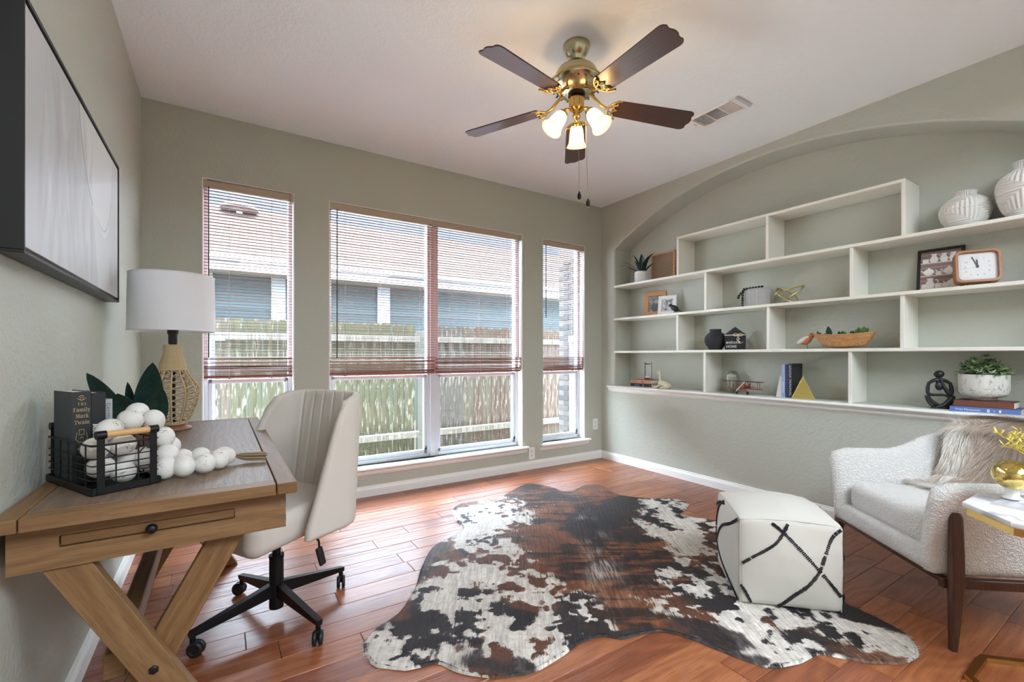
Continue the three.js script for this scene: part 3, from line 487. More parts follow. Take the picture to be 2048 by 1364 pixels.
// ---------------------------------------------------------------- table lamp
{
  const lamp = thing('table_lamp', 'table lamp with white drum shade and open woven rope base on the desk', 'lamp', [0.228, DT, 0.975]);
  const base = std({ map: woodTex([158, 112, 92], [138, 92, 74], [112, 76, 60], 700, { size: [0.4, 0.15], w: 256, h: 128 }), roughness: 0.5 });
  const rope = std({ map: tex(256, 64, (u, v) => { const t = 0.5 + 0.5 * Math.sin((u * 40 + v * 6) * 2 * PI), n = fbm(u * 60, v * 16, 60, 16, 12, 2); return mix3([168, 142, 104], [216, 194, 156], 0.55 * t + 0.45 * n); }, true), roughness: 0.95 });
  part(lamp, 'base', lathe([[0, 0], [0.074, 0], [0.076, 0.006], [0.072, 0.013], [0.052, 0.019], [0.048, 0.026], [0, 0.026]], 48), base, 'turned brown wooden base');
  part(lamp, 'pole', cyl(0.011, 0.011, 0.43, 16).translate(0, 0.02, 0), M.blackMetal);
  const prof = (t) => { // radius of the woven body, t from 0 (foot) to 1 (neck)
    const p = [[0, 0.056], [0.18, 0.078], [0.4, 0.098], [0.58, 0.106], [0.70, 0.098], [0.85, 0.070], [1, 0.052]];
    for (let i = 0; i < p.length - 1; i++) if (t <= p[i + 1][0]) { const k = sst(0, 1, (t - p[i][0]) / (p[i + 1][0] - p[i][0])); return lerp(p[i][1], p[i + 1][1], lerp((t - p[i][0]) / (p[i + 1][0] - p[i][0]), k, 0.3)); } return 0.052;
  };
  const y0 = 0.03, y1 = 0.285, at = (t, a) => V3(prof(t) * Math.sin(a), lerp(y0, y1, t), prof(t) * Math.cos(a)), NR = 12;
  for (let i = 0; i < NR; i++) part(lamp, 'rib', tube(Array.from({ length: 9 }, (_, k) => at(k / 8, i / NR * 2 * PI)), 0.0042, 32, 6), rope);
  for (let i = 0; i < NR; i++) { const pts = []; for (let k = 0; k <= 18; k++) pts.push(at(k / 18 * 0.98 + 0.01, (i + (k % 2 ? 0.96 : 0.04)) / NR * 2 * PI)); const g = []; for (let k = 0; k < 18; k++) { const p = pts[k], q = pts[k + 1]; g.push(bar([p.x, p.y, p.z], [q.x, q.y, q.z], 0.0022, 0.0022, 5)); } part(lamp, 'cross_lacing', merge(g), rope); }
  for (const [t, r] of [[0, 0.004], [0.03, 0.004], [1, 0.005]]) part(lamp, 'ring', new THREE.TorusGeometry(prof(t), r, 8, 40).rotateX(PI / 2).translate(0, lerp(y0, y1, t), 0), rope);
  const neck = []; for (let i = 0; i < 27; i++) { const k = i / 26, r = lerp(0.052, 0.034, sst(0, 0.8, k)); neck.push(new THREE.TorusGeometry(r, 0.0032, 6, 32).rotateX(PI / 2).translate(0, 0.288 + k * 0.112, 0)); }
  part(lamp, 'rope_neck', merge(neck), rope);
  part(lamp, 'socket', lathe([[0.014, 0.40], [0.018, 0.41], [0.018, 0.45], [0.022, 0.455], [0.022, 0.475], [0.012, 0.48], [0.012, 0.52], [0, 0.52]], 20), M.black);
  const sm = phy({ color: C(246, 246, 247), roughness: 1, transmission: 0.25, thickness: 0, bumpMap: weave, bumpScale: 0.0003 });
  part(lamp, 'lamp_shade', boxUV(lathe([[0.170, 0.466], [0.166, 0.728], [0.164, 0.728], [0.168, 0.466], [0.170, 0.466]], 64)), sm, 'white drum shade');
  part(lamp, 'shade_rim', merge([new THREE.TorusGeometry(0.1695, 0.0025, 6, 64).rotateX(PI / 2).translate(0, 0.467, 0), new THREE.TorusGeometry(0.1655, 0.0025, 6, 64).rotateX(PI / 2).translate(0, 0.728, 0)]), M.white);
  part(lamp, 'shade_spider', merge([0, 1, 2].map((i) => bar([0, 0.715, 0], [0.165 * Math.cos(i * 2.094), 0.722, 0.165 * Math.sin(i * 2.094)], 0.0018, 0.0018, 6)).concat([bar([0, 0.5, 0], [0, 0.72, 0], 0.003, 0.003, 8)])), M.blackMetal);
}
// ---------------------------------------------------------------- plants: one blade-leaf builder
const leafM = (r, g, b, s, rough = 0.35) => std({ map: tex(128, 256, (u, v) => { const k = fbm(u * 6, v * 26, 6, 26, s, 3); return mix3([r * 0.72, g * 0.72, b * 0.72], [r * 1.25, g * 1.25, b * 1.25], k); }), roughness: rough, side: THREE.DoubleSide });
function leaf(len, wid, lean, az, fold = 0.35, tipCurl = 0.2, th = 0.0016) {
  const P = (s, t) => { const w = wid / 2 * Math.pow(Math.sin(PI * clamp(0.16 + 0.84 * t, 0, 1)), 0.75) * (t > 0.995 ? 0.05 : 1), a = lean + tipCurl * t * t, x = (s - 0.5) * 2 * w; const y = len * t * Math.cos(a), z = len * t * Math.sin(a) + fold * Math.abs(x) * Math.cos(a); return V3(x, y, z); };
  return shell(P, th, 6, 14, 1).rotateY(az);
}
{ // plant behind the basket
  const p = thing('potted_plant', 'dark green snake plant in a brown pot on the desk behind the bead garland', 'plant', [0.158, DT, 1.50]);
  part(p, 'pot', lathe([[0, 0], [0.04, 0], [0.05, 0.06], [0.052, 0.075], [0.047, 0.075], [0.045, 0.06], [0, 0.058]], 32), std({ color: C(96, 72, 58), roughness: 0.7 }));
  const lm = leafM(34, 58, 50, 11);
  for (const [l, w, le, az, f, dx, dz, roll] of [[0.285, 0.088, 0.10, 0.15, 0.25, 0.026, 0.0, -0.06], [0.275, 0.066, 0.16, -0.1, 0.3, -0.018, 0.004, 0.36], [0.175, 0.105, 0.12, -0.2, 0.3, -0.012, 0.022, 0.12], [0.205, 0.034, 0.0, 0.1, 0.4, -0.006, -0.012, 0.10], [0.20, 0.085, 0.2, 0.35, 0.35, 0.032, 0.02, -0.12]]) part(p, 'leaf', leaf(l, w, le, az, f, 0.2).rotateZ(roll).translate(dx, 0.055, dz), lm);
}
// ---------------------------------------------------------------- wire basket, its books, bead garland
const BK = [0.147, 2.135], Lx = -0.47, Lz = -0.883;      // near corner and the direction of the long side
{
  const b = thing('wire_basket', 'black wire basket with a wooden dowel handle on the near end of the desk', 'basket', [BK[0] + 0.145 * Lx + 0.072 * 0.883, DT, BK[1] + 0.145 * Lz - 0.072 * 0.47], Math.atan2(-Lx, -Lz));
  const hx = 0.072, hz = 0.148, h = 0.125; // short side along x, long side along z
  const tray = shapeOf([[-hx, -hz], [hx, -hz], [hx, hz], [-hx, hz]]);
  part(b, 'tray', merge([rbox(2 * hx + 0.006, 0.004, 2 * hz + 0.006, 0.0018, 0, 0.004, 0, 2), lip(-hx - 0.003, -hx, 0.002, 0.02, -hz - 0.003, hz + 0.003, 0.001), lip(hx, hx + 0.003, 0.002, 0.02, -hz - 0.003, hz + 0.003, 0.001), lip(-hx, hx, 0.002, 0.02, -hz - 0.003, -hz, 0.001), lip(-hx, hx, 0.002, 0.02, hz, hz + 0.003, 0.001)]), M.blackMetal);
  const rw = 0.0016;
  for (const [k, y] of [0.038, 0.056, 0.074, 0.092, 0.125].entries()) { const e = 0.012, ring = []; for (const [sx, sz] of [[1, 1], [-1, 1], [-1, -1], [1, -1]]) for (let q = 0; q <= 3; q++) { const a0 = { '1,1': 0, '-1,1': PI / 2, '-1,-1': PI, '1,-1': 1.5 * PI }[`${sx},${sz}`], a = a0 + q / 3 * PI / 2; ring.push(V3(sx * (hx - e) + e * Math.cos(a), y, sz * (hz - e) + e * Math.sin(a))); } const c = new THREE.CurvePath(); part(b, 'wire_ring', new THREE.TubeGeometry(new THREE.CatmullRomCurve3(ring, true, 'catmullrom', 0), 160, k === 4 ? 0.0026 : rw, 6, true), M.blackMetal); }
  const ups = []; for (const z of [-0.11, -0.055, 0, 0.055, 0.11]) for (const s of [-1, 1]) ups.push(bar([s * hx, 0.01, z], [s * hx, h, z], rw, rw, 6)); for (const x of [-0.024, 0.024]) for (const s of [-1, 1]) ups.push(bar([x, 0.01, s * hz], [x, h, s * hz], rw, rw, 6));
  ups.forEach((g) => part(b, 'upright_wire', g, M.blackMetal));
  for (const s of [-1, 1]) { // strap and dowel handle at each short end
    const hd = new THREE.Group(); hd.name = 'handle'; b.add(hd);
    for (const x of [-0.056, 0.056]) { part(hd, 'strap', lip(x - 0.008, x + 0.008, 0.004, 0.150, s * (hz + 0.004) - 0.0015, s * (hz + 0.004) + 0.0015, 0.0005), M.blackMetal); part(hd, 'end_cap', cyl(0.0105, 0.0105, 0.020, 20).rotateZ(PI / 2).translate(x + 0.010, 0.152, s * (hz + 0.004)), M.blackMetal); }
    part(hd, 'dowel', cyl(0.0085, 0.0085, 0.125, 20).rotateZ(PI / 2).translate(0.0625, 0.152, s * (hz + 0.004)), std({ map: woodTex([218, 178, 120], [200, 156, 98], [182, 138, 84], 720, { size: [0.3, 0.1], w: 256, h: 64 }), roughness: 0.5 }), 'pale wooden dowel');
    part(hd, 'brace_wire', merge([bar([-0.05, 0.12, s * hz], [-0.024, 0.092, s * hz], rw, rw, 6), bar([0.05, 0.12, s * hz], [0.024, 0.092, s * hz], rw, rw, 6)]), M.blackMetal);
  }
  b.userData.hx = hx;
}
// a book: spine towards +z, cover boards, page block; thickness along x, height along y, depth along z
function bookParts(o, { t, h, d, cover, print, pw = 256, ph = 1024, frontPrint }) {
  const c = 0.0025, m = std({ color: cover, roughness: 0.6 });
  part(o, 'cover', merge([lip(-t / 2, -t / 2 + c, 0, h, -d / 2, d / 2, 0.0006), lip(t / 2 - c, t / 2, 0, h, -d / 2, d / 2, 0.0006), lip(-t / 2, t / 2, 0, h, d / 2 - c, d / 2, 0.0008)]), m);
  part(o, 'page_block', B(-t / 2 + c, t / 2 - c, 0.003, h - 0.003, -d / 2 + 0.004, d / 2 - c), M.paper, 'cream page block');
  if (print) part(o, 'spine_print', new THREE.PlaneGeometry(t - 0.001, h - 0.002).translate(0, h / 2, d / 2 + 0.0004), std({ map: canvasTex(pw, ph, print), roughness: 0.55 }));
}
{
  const turn = Math.atan2(-Lx, -Lz), cx = BK[0] + 0.145 * Lx + 0.072 * 0.883, cz = BK[1] + 0.145 * Lz - 0.072 * 0.47;
  const put = (lx, lz) => [cx + lx * Math.cos(turn) + lz * Math.sin(turn), DT + 0.0065, cz - lx * Math.sin(turn) + lz * Math.cos(turn)];
  const b1 = thing('book', 'thick black hardback with gold lettering standing in the wire basket', 'book', put(-0.046, -0.060), turn);
  bookParts(b1, { t: 0.040, h: 0.248, d: 0.125, cover: C(74, 80, 82), ph: 1100, pw: 190, print: (g, w, h) => { g.scale(190 / 256, 1); w = 256; g.fillStyle = '#26282a'; g.fillRect(0, 0, w, h); g.fillStyle = '#a98f66'; g.textAlign = 'center'; g.font = 'bold 46px serif'; g.fillText('T H E', w / 2 + 6, 160); g.font = 'bold 66px serif'; g.fillText('Family', w / 2, 235); g.fillText('Mark', w / 2 + 6, 310); g.fillText('Twain', w / 2 + 4, 385); g.lineWidth = 7; g.strokeStyle = '#a98f66'; g.beginPath(); g.moveTo(70, 70); g.quadraticCurveTo(w / 2, 120, w - 70, 70); g.moveTo(90, 60); g.quadraticCurveTo(w / 2, 20, w - 90, 60); g.stroke(); g.beginPath(); g.arc(w / 2, 80, 20, 0, 7); g.stroke(); g.strokeRect(w / 2 - 34, 450, 68, 62); g.beginPath(); g.moveTo(w / 2 - 62, 480); g.lineTo(w / 2 - 80, 560); g.lineTo(w / 2 - 40, 600); g.moveTo(w / 2 + 62, 480); g.lineTo(w / 2 + 80, 560); g.lineTo(w / 2 + 40, 600); g.moveTo(w / 2 - 26, 560); g.lineTo(w / 2, 535); g.lineTo(w / 2 + 26, 560); g.moveTo(w / 2 - 46, 600); g.lineTo(w / 2 + 46, 600); g.stroke(); g.font = 'bold 28px serif'; g.fillText('HARPER', w / 2, 690); } });
  const b2 = thing('book', 'black hardback with large white spine letters standing in the wire basket', 'book', put(-0.009, -0.064), turn);
  bookParts(b2, { t: 0.031, h: 0.243, d: 0.125, cover: C(30, 31, 33), ph: 1100, pw: 150, print: (g, w, h) => { g.fillStyle = '#1c1d1f'; g.fillRect(0, 0, w, h); g.save(); g.translate(w / 2, h / 2); g.rotate(PI / 2); g.fillStyle = '#e8e6df'; g.textAlign = 'left'; g.font = 'bold 84px serif'; g.fillText('RISING', -170, 62); g.fillText('THE', -60, -14); g.restore(); } });
  const b3 = thing('book', 'grey paperback with pale spine standing in the wire basket', 'book', put(0.018, -0.080), turn);
  bookParts(b3, { t: 0.020, h: 0.222, d: 0.12, cover: C(152, 154, 154), ph: 1000, pw: 110, print: (g, w, h) => { g.fillStyle = '#a9abab'; g.fillRect(0, 0, w, h); g.save(); g.translate(w / 2, h / 2); g.rotate(PI / 2); g.fillStyle = '#4b4f52'; g.textAlign = 'left'; g.font = '78px sans-serif'; g.fillText('Germany', -460, 26); g.restore(); } });
}
{
  const bd = thing('bead_garland', 'strand of large white ceramic beads spilling out of the basket onto the desk', 'bead garland', [0.3, DT, 2.0]);
  const bm = std({ map: tex(256, 256, (u, v) => { const k = fbm(u * 3, v * 3, 3, 3, 41, 3), l = Math.abs(fbm(u * 2 + 9, v * 5, 2, 5, 47, 3) - 0.5), sp = fbm(u * 12, v * 12, 12, 12, 43, 2); let c = mix3([230, 228, 222], [214, 210, 202], k); if (l < 0.0045) c = mix3(c, [140, 124, 110], 0.75 * sst(0.52, 0.60, sp)); return c; }), roughness: 0.55 });
  const P = [[0.152, 0.826, 2.062], [0.196, 0.806, 2.052], [0.199, 0.832, 2.0], [0.143, 0.877, 2.07], [0.194, 0.879, 2.045], [0.235, 0.830, 2.005], [0.167, 0.921, 2.045], [0.205, 0.939, 2.005], [0.253, 0.931, 1.975], [0.212, 0.952, 1.94], [0.275, 0.879, 1.965], [0.288, 0.845, 1.93], [0.286, 0.832, 1.995], [0.285, 0.80, 2.035], [0.319, 0.8, 1.911], [0.328, 0.8, 2.038], [0.364, 0.8, 1.905], [0.378, 0.8, 2.027], [0.412, 0.8, 1.984], [0.428, 0.8, 1.937]];
  const sg = new THREE.SphereGeometry(0.030, 28, 20).scale(0.96, 1.06, 0.96), r = rng(21);
  for (const [x, y, z] of P) { const m = part(bd, 'bead', sg, bm); m.position.set(x - 0.3, y - DT + 0.0022, z - 2.0); m.rotation.set(r() * 6, r() * 6, r() * 6); m.scale.setScalar(0.96 + r() * 0.05); }
  const tw = std({ color: C(172, 150, 122), roughness: 1 }), tz = [];
  const a = V3(0.448 - 0.3, 0.026, 1.905 - 2.0), dir = V3(0.93, -0.02, 0.36).normalize();
  for (let i = 0; i < 46; i++) { const s1 = (r() - 0.5) * 0.02, s2 = r() * 0.024 - 0.006; const side = V3(-dir.z, 0, dir.x); const p0 = a.clone().addScaledVector(side, s1 * 0.2), p1 = a.clone().addScaledVector(dir, 0.04).addScaledVector(side, s1 * 1.2).setY(Math.max(0.004, 0.014 + s2)), p2 = a.clone().addScaledVector(dir, 0.095 + r() * 0.012).addScaledVector(side, s1 * 1.3).setY(Math.max(0.003, 0.012 + s2 * 1.1)); tz.push(tube([p0, p1, p2], 0.0013, 6, 4)); }
  part(bd, 'tassel', merge(tz), tw, 'brown twine tassel'); part(bd, 'tassel_knot', new THREE.SphereGeometry(0.008, 12, 10).translate(a.x, a.y, a.z), tw);
  part(bd, 'cord', tube(P.slice(10).map(([x, y, z]) => [x - 0.3, y - DT, z - 2]).filter((_, i) => i !== 4 && i !== 6).concat([[a.x, a.y, a.z]]), 0.0015, 60, 5), tw);
}
// ---------------------------------------------------------------- desk chair
{
  const ch = thing('desk_chair', 'beige upholstered swivel chair with channel stitched back pulled up to the desk', 'chair', [0.62, 0, 1.465], -60.3 * PI / 180);
  const hw = (t) => lerp(0.268, 0.215, t), RC = 0.10, LS = (t) => 0.006 + 0.15 * (1 - t);
  const tot = (t) => 2 * (LS(t) + RC * PI / 2 + hw(t) - RC);
  const P = (s, t) => { // inner face of the wrap-around back: a U in plan whose arms shorten towards the top
    const q = (s - 0.5) * 2, sg = Math.sign(q) || 1, w = hw(t), zb = -0.19 - 0.085 * t; let d = Math.abs(q) * tot(t) / 2, x, z;
    if (d < w - RC) { x = d; z = zb; } else if ((d -= w - RC) < RC * PI / 2) { const a = d / RC; x = w - RC + RC * Math.sin(a); z = zb + RC - RC * Math.cos(a); } else { x = w; z = zb + RC + d - RC * PI / 2; }
    const top = sst(0.82, 1, t); return V3(sg * x * (1 - 0.02 * top), 0.415 + 0.522 * t - 0.03 * top * Math.pow(Math.abs(q), 6), z);
  };
  const seams = [-0.165, -0.10, -0.034, 0.034, 0.10, 0.165];
  part(ch, 'backrest', boxUV(smooth(shell(P, 0.040, 280, 26, 1, (s, t) => { const q = (s - 0.5) * tot(t); let d = 0; for (const c of seams) d += Math.exp(-(((q - c) / 0.0050) ** 2)); return 0.008 * d * sst(0, 0.05, t); })), 'y'), M.linen, 'channel stitched wrap-around back');
  const seat = bend(smooth(rbox(0.515, 0.125, 0.50, 0.05, 0, 0.452, 0.015, 5)), (v) => { const k = 1 - (v.x / 0.26) ** 2, m = 1 - ((v.z - 0.015) / 0.26) ** 2; if (v.y > 0.46) v.y += 0.018 * Math.max(0, k * m); const b = sst(-0.06, -0.235, v.z); v.x *= 1 - 0.10 * sst(0.0, 0.26, v.z) - 0.30 * b * b; if (v.y < 0.45) v.y -= 0.015 * sst(0.05, 0.26, v.z); });
  part(ch, 'seat', boxUV(seat), M.linen);
  part(ch, 'mechanism', merge([cbox(0.15, 0.022, 0.2, 0.006, 0, 0.385, 0), cyl(0.04, 0.03, 0.03, 20).translate(0, 0.36, 0)]), M.blackMetal);
  part(ch, 'gas_column', merge([cyl(0.017, 0.017, 0.16, 20).translate(0, 0.24, 0), cyl(0.030, 0.030, 0.012, 24).translate(0, 0.255, 0)]), M.blackMetal);
  part(ch, 'column_sleeve', cyl(0.0285, 0.0285, 0.215, 28).translate(0, 0.042, 0), M.blackMetal);
  for (let i = 0; i < 4; i++) {
    const leg = part(ch, 'base_leg', merge([(() => { const g = new ConvexGeometry([[0.02, 0.15, 0.015], [0.02, 0.15, -0.015], [0.02, 0.095, 0.013], [0.02, 0.095, -0.013], [0.325, 0.092, 0.012], [0.325, 0.092, -0.012], [0.325, 0.072, 0.010], [0.325, 0.072, -0.010]].map((p) => V3(...p))); return g; })(), cyl(0.010, 0.010, 0.034, 12).translate(0.313, 0.048, 0)]), M.blackMetal); leg.rotation.y = i * PI / 2 - 0.133;
    const sw = [0.9, -0.6, 2.2, -2.4][i], c = V3(0.313, 0, 0), g = [], hub = [];
    for (const s of [-1, 1]) g.push(new THREE.TorusGeometry(0.020, 0.0085, 10, 24).rotateY(PI / 2).rotateX(0).translate(s * 0.011, 0.0285, 0.012), cyl(0.018, 0.018, 0.012, 20).rotateZ(PI / 2).translate(s * 0.011 + 0.006, 0.0285, 0.012));
    const wheel = part(leg, 'caster', merge(g).rotateY(sw).translate(c.x, 0, 0), M.black); part(leg, 'caster_fork', merge([rbox(0.012, 0.03, 0.03, 0.004, 0, 0.040, 0.004, 2), cyl(0.007, 0.007, 0.02, 10).translate(0, 0.05, 0)]).rotateY(sw).translate(c.x, 0, 0), M.blackMetal);
  }
  const lv = part(ch, 'lever', tube([[0.10, 0.385, 0.02], [0.235, 0.385, 0.0], [0.262, 0.375, 0.0], [0.266, 0.35, 0.0]], 0.0045, 30, 8), M.blackMetal); part(lv, 'paddle', rbox(0.014, 0.075, 0.03, 0.006, 0, 0, 0, 3).rotateX(0.2).rotateZ(0.12).translate(0.268, 0.312, -0.006), M.black, 'black lever paddle');
}

// ---------------------------------------------------------------- cowhide rug
const RUG = 0.010;
{
  const out = [[1.859, 0.635], [1.953, 0.577], [2.092, 0.597], [2.161, 0.669], [2.408, 0.53], [2.67, 0.427], [2.769, 0.596], [2.804, 0.785], [3.048, 0.724], [3.157, 0.794], [3.098, 1.054], [3.204, 1.242], [3.38, 1.385], [3.383, 1.499], [3.256, 1.574], [3.132, 1.616], [3.16, 1.716], [3.233, 1.818], [3.30, 1.987], [3.15, 2.28], [2.92, 2.5], [2.80, 2.70], [2.768, 2.882], [2.742, 2.957], [2.679, 3.022], [2.593, 3.053], [2.487, 3.033], [2.402, 2.972], [2.342, 2.9], [2.304, 2.85], [2.188, 2.834], [2.07, 2.788], [2.026, 2.703], [2.0, 2.619], [1.973, 2.53], [1.913, 2.434], [1.81, 2.40], [1.76, 2.389], [1.70, 2.33], [1.60, 2.315], [1.502, 2.332], [1.353, 2.347], [1.232, 2.307], [1.137, 2.228], [1.071, 2.119], [1.001, 2.105], [0.939, 2.071], [0.884, 2.014], [0.874, 1.927], [0.892, 1.851], [0.935, 1.803], [1.076, 1.724], [1.208, 1.556], [1.327, 1.354], [1.459, 1.177], [1.606, 1.099], [1.725, 1.034], [1.761, 0.847]];
  const curve = new THREE.CatmullRomCurve3(out.map(([x, z]) => V3(x, 0, z)), true, 'centripetal'), N = 420, loop = [];
  for (let i = 0; i < N; i++) { const p = curve.getPoint(i / N), n = fbm(i / N * 60, 0.5, 60, 4, 88, 3) - 0.5; loop.push([p.x + n * 0.016, p.z + (fbm(i / N * 60, 2.5, 60, 4, 99, 3) - 0.5) * 0.016]); }
  const x0 = 0.84, z0 = 0.40, S = 2.7;                  // square that the coat is drawn on
  const A = V2(2.86, 0.72), Bq = V2(1.78, 2.42), ax = Bq.clone().sub(A), LL = ax.length(); ax.normalize();
  const GE = 96, eg = new Float32Array(GE * GE); for (let j = 0; j < GE; j++) for (let i = 0; i < GE; i++) { const x = x0 + (i + 0.5) / GE * S, z = z0 + (j + 0.5) / GE * S; let m = 9; for (let k = 0; k < N; k += 2) m = Math.min(m, (loop[k][0] - x) ** 2 + (loop[k][1] - z) ** 2); eg[j * GE + i] = Math.sqrt(m); }
  const toEdge = (nx, nz) => { const a = clamp(nx * GE - 0.5, 0, GE - 1.01), b = clamp(nz * GE - 0.5, 0, GE - 1.01), i = Math.floor(a), j = Math.floor(b), u = a - i, v = b - j; return lerp(lerp(eg[j * GE + i], eg[j * GE + i + 1], u), lerp(eg[(j + 1) * GE + i], eg[(j + 1) * GE + i + 1], u), v); };
  const coat = (x, z) => { // colour of the coat at a place: brindle back, white flanks with small dark spots, dark patches towards the rim
    const dx = x - A.x, dz = z - A.y, u = (dx * ax.x + dz * ax.y) / LL, v = dx * ax.y - dz * ax.x, sp0 = x * ax.x + z * ax.y, cr = x * ax.y - z * ax.x;
    const nx = (x - x0) / S, nz = (z - z0) / S, q = (f, s, o = 4) => fbm(nx * f, nz * f, f, f, s, o), e = toEdge(nx, nz), av = Math.abs(v);
    const wob = (q(8, 201) - 0.5) * 0.50 + (q(22, 203, 3) - 0.5) * 0.30 + (q(70, 207, 3) - 0.5) * 0.20;
    const fib = fbm(sp0 * 14, cr * 190, 4096, 4096, 5, 2), fib2 = q(150, 215, 3);
    const wd = u < 0.55 ? lerp(0.52, 0.42, sst(0.1, 0.55, u)) : lerp(0.42, 0.10, sst(0.55, 0.98, u));
    let back = sst(-0.03, 0.04, wd + wob * 0.8 + (fib - 0.5) * 0.12 - av + 0.25 * sst(0.12, 0.0, u));
    const stripe = fbm(sp0 * 34, cr * 6, 4096, 4096, 31, 4), br = q(30, 221, 3);
    let brown = mix3([136, 82, 48], [96, 54, 33], clamp(1.5 * (br - 0.25)));
    brown = mix3(brown, [36, 27, 26], sst(0.47, 0.60, 0.6 * stripe + 0.4 * q(12, 223)) * 0.85);
    brown = mix3(brown, [38, 32, 34], 0.9 * sst(0.54, 0.64, q(9, 225, 4) + 0.10 * sst(0.2, 0, u) + 0.04 * sst(0.25, 0.5, av)));
    const ridge = sst(0.15, 0.02, Math.abs(v + 0.03 * Math.sin(u * 9))) * sst(0.42, 0.60, q(9, 227, 4)) * sst(0.95, 0.75, u);
    brown = mix3(brown, [168, 160, 156], ridge * (0.25 + 0.75 * sst(0.35, 0.6, fib)));
    let white = mix3([236, 231, 222], [210, 203, 192], q(24, 229));
    const mid = 0.62 * q(20, 231, 3) + 0.38 * q(46, 232, 3) + (q(90, 233, 2) - 0.5) * 0.12 + (fib - 0.5) * 0.10, small = q(62, 237, 2), dark = mix3([40, 35, 37], [98, 60, 40], sst(0.48, 0.56, q(9, 235)));
    white = mix3(white, dark, Math.max(sst(0.575, 0.605, mid + 0.05 * sst(0.3, 0.8, u)), 0.9 * sst(0.68, 0.70, small) * sst(0.45, 0.55, q(6, 239, 2))));
    const rim = sst(0.0, 0.04, 0.02 + (q(12, 241, 3) - 0.5) * 0.62 + (q(40, 243, 2) - 0.5) * 0.12 + (fib - 0.5) * 0.06 - e - 0.12 * sst(0.5, 0.1, u)); const rimC = mix3([42, 36, 37], [104, 62, 40], sst(0.46, 0.58, q(7, 245, 3)));
    let c = mix3(white, brown, back); c = mix3(c, rimC, rim * (1 - 0.3 * fib));
    const k = 0.78 + 0.34 * fib + 0.16 * (fib2 - 0.5); return [c[0] * k, c[1] * k, c[2] * k];
  };
  const map = tex(1536, 1536, (u, v) => coat(x0 + u * S, z0 + v * S));
  const bump = tex(1024, 1024, (u, v) => { const x = x0 + u * S, z = z0 + v * S; return 0.6 * fbm((x * ax.x + z * ax.y) * 14, (x * ax.y - z * ax.x) * 190, 4096, 4096, 5, 2) + 0.4 * fbm(u * 24, v * 24, 24, 24, 61, 3); }, false);
  const hide = phy({ map, bumpMap: bump, bumpScale: 0.003, roughness: 0.62, sheen: 0.3, sheenRoughness: 0.5, sheenColor: C(210, 205, 200) });
  // grid clipped to the outline keeps the gentle waves of the hide
  const sh = shapeOf(loop.map(([x, z]) => [x, -z])); const inside = (x, z) => { let c = false; for (let i = 0, j = N - 1; i < N; j = i++) { const [xi, zi] = loop[i], [xj, zj] = loop[j]; if ((zi > z) !== (zj > z) && x < (xj - xi) * (z - zi) / (zj - zi) + xi) c = !c; } return c; };
  const wave = (x, z) => RUG + 0.0035 * (fbm(x * 4, z * 4, 512, 512, 71, 2) - 0.5);
  const pos = [], uv = [], idx = [], step = 0.03, cell = {}, ok = {};
  const dEdge = (x, z) => { let m = 9; for (let i = 0; i < N; i += 1) { const d = (loop[i][0] - x) ** 2 + (loop[i][1] - z) ** 2; if (d < m) m = d; } return Math.sqrt(m); };
  const add = (x, y, z) => { pos.push(x, y, z); uv.push((x - x0) / S, (z - z0) / S); return pos.length / 3 - 1; };
  const g0 = new THREE.ShapeGeometry(sh); // flat fan of the outline, refined by a skirt of inner rings
  const rings = [0, 0.004, 0.010].map((d, k) => loop.map(([x, z], i) => { const [ax1, az1] = loop[(i + N - 2) % N], [bx, bz] = loop[(i + 2) % N]; let nx = -(bz - az1), nz = bx - ax1; const l = Math.hypot(nx, nz) || 1; nx /= l; nz /= l; if (!inside(x + nx * 0.012, z + nz * 0.012)) { nx = -nx; nz = -nz; } return [x + nx * d, [0.0015, 0.007, RUG][k], z + nz * d]; }));
  const ringIdx = rings.map((rg) => rg.map(([x, y, z]) => add(x, y, z)));
  for (let k = 0; k < 2; k++) for (let i = 0; i < N; i++) { const j = (i + 1) % N; idx.push(ringIdx[k][i], ringIdx[k][j], ringIdx[k + 1][j], ringIdx[k][i], ringIdx[k + 1][j], ringIdx[k + 1][i]); }
  const inner = rings[2].map(([x, , z]) => V2(x, -z)); const pts = THREE.ShapeUtils.triangulateShape(inner, []); for (const [a, b, c] of pts) idx.push(ringIdx[2][a], ringIdx[2][b], ringIdx[2][c]);
  const g = new THREE.BufferGeometry(); g.setAttribute('position', new THREE.Float32BufferAttribute(pos, 3)); g.setAttribute('uv', new THREE.Float32BufferAttribute(uv, 2)); g.setIndex(idx); g.computeVertexNormals();
  { const n = g.attributes.normal; let s = 0; for (let i = 0; i < n.count; i++) s += n.getY(i); if (s < 0) { const ix = g.index.array; for (let i = 0; i < ix.length; i += 3) { const t = ix[i]; ix[i] = ix[i + 1]; ix[i + 1] = t; } g.computeVertexNormals(); } }
  const rug = thing('cowhide_rug', 'brown black and white cowhide rug spread across the wood floor', 'rug', [0, 0, 0]);
  hide.side = THREE.DoubleSide; part(rug, 'hide', g, hide);
  // short hair lying along the hide
  const hg = new THREE.BufferGeometry(); hg.setAttribute('position', new THREE.Float32BufferAttribute([-0.5, 0, 0, 0.5, 0, 0, 0.35, 0.22, 0.5, -0.35, 0.22, 0.5, 0, 0.26, 1], 3)); hg.setIndex([0, 1, 2, 0, 2, 3, 3, 2, 4]); hg.computeVertexNormals();
  const NH = 70000, r = rng(64), im = new THREE.InstancedMesh(hg, std({ color: 0xffffff, roughness: 0.6, side: THREE.DoubleSide }), NH), o = new THREE.Object3D(), col = new THREE.Color(); let k = 0;
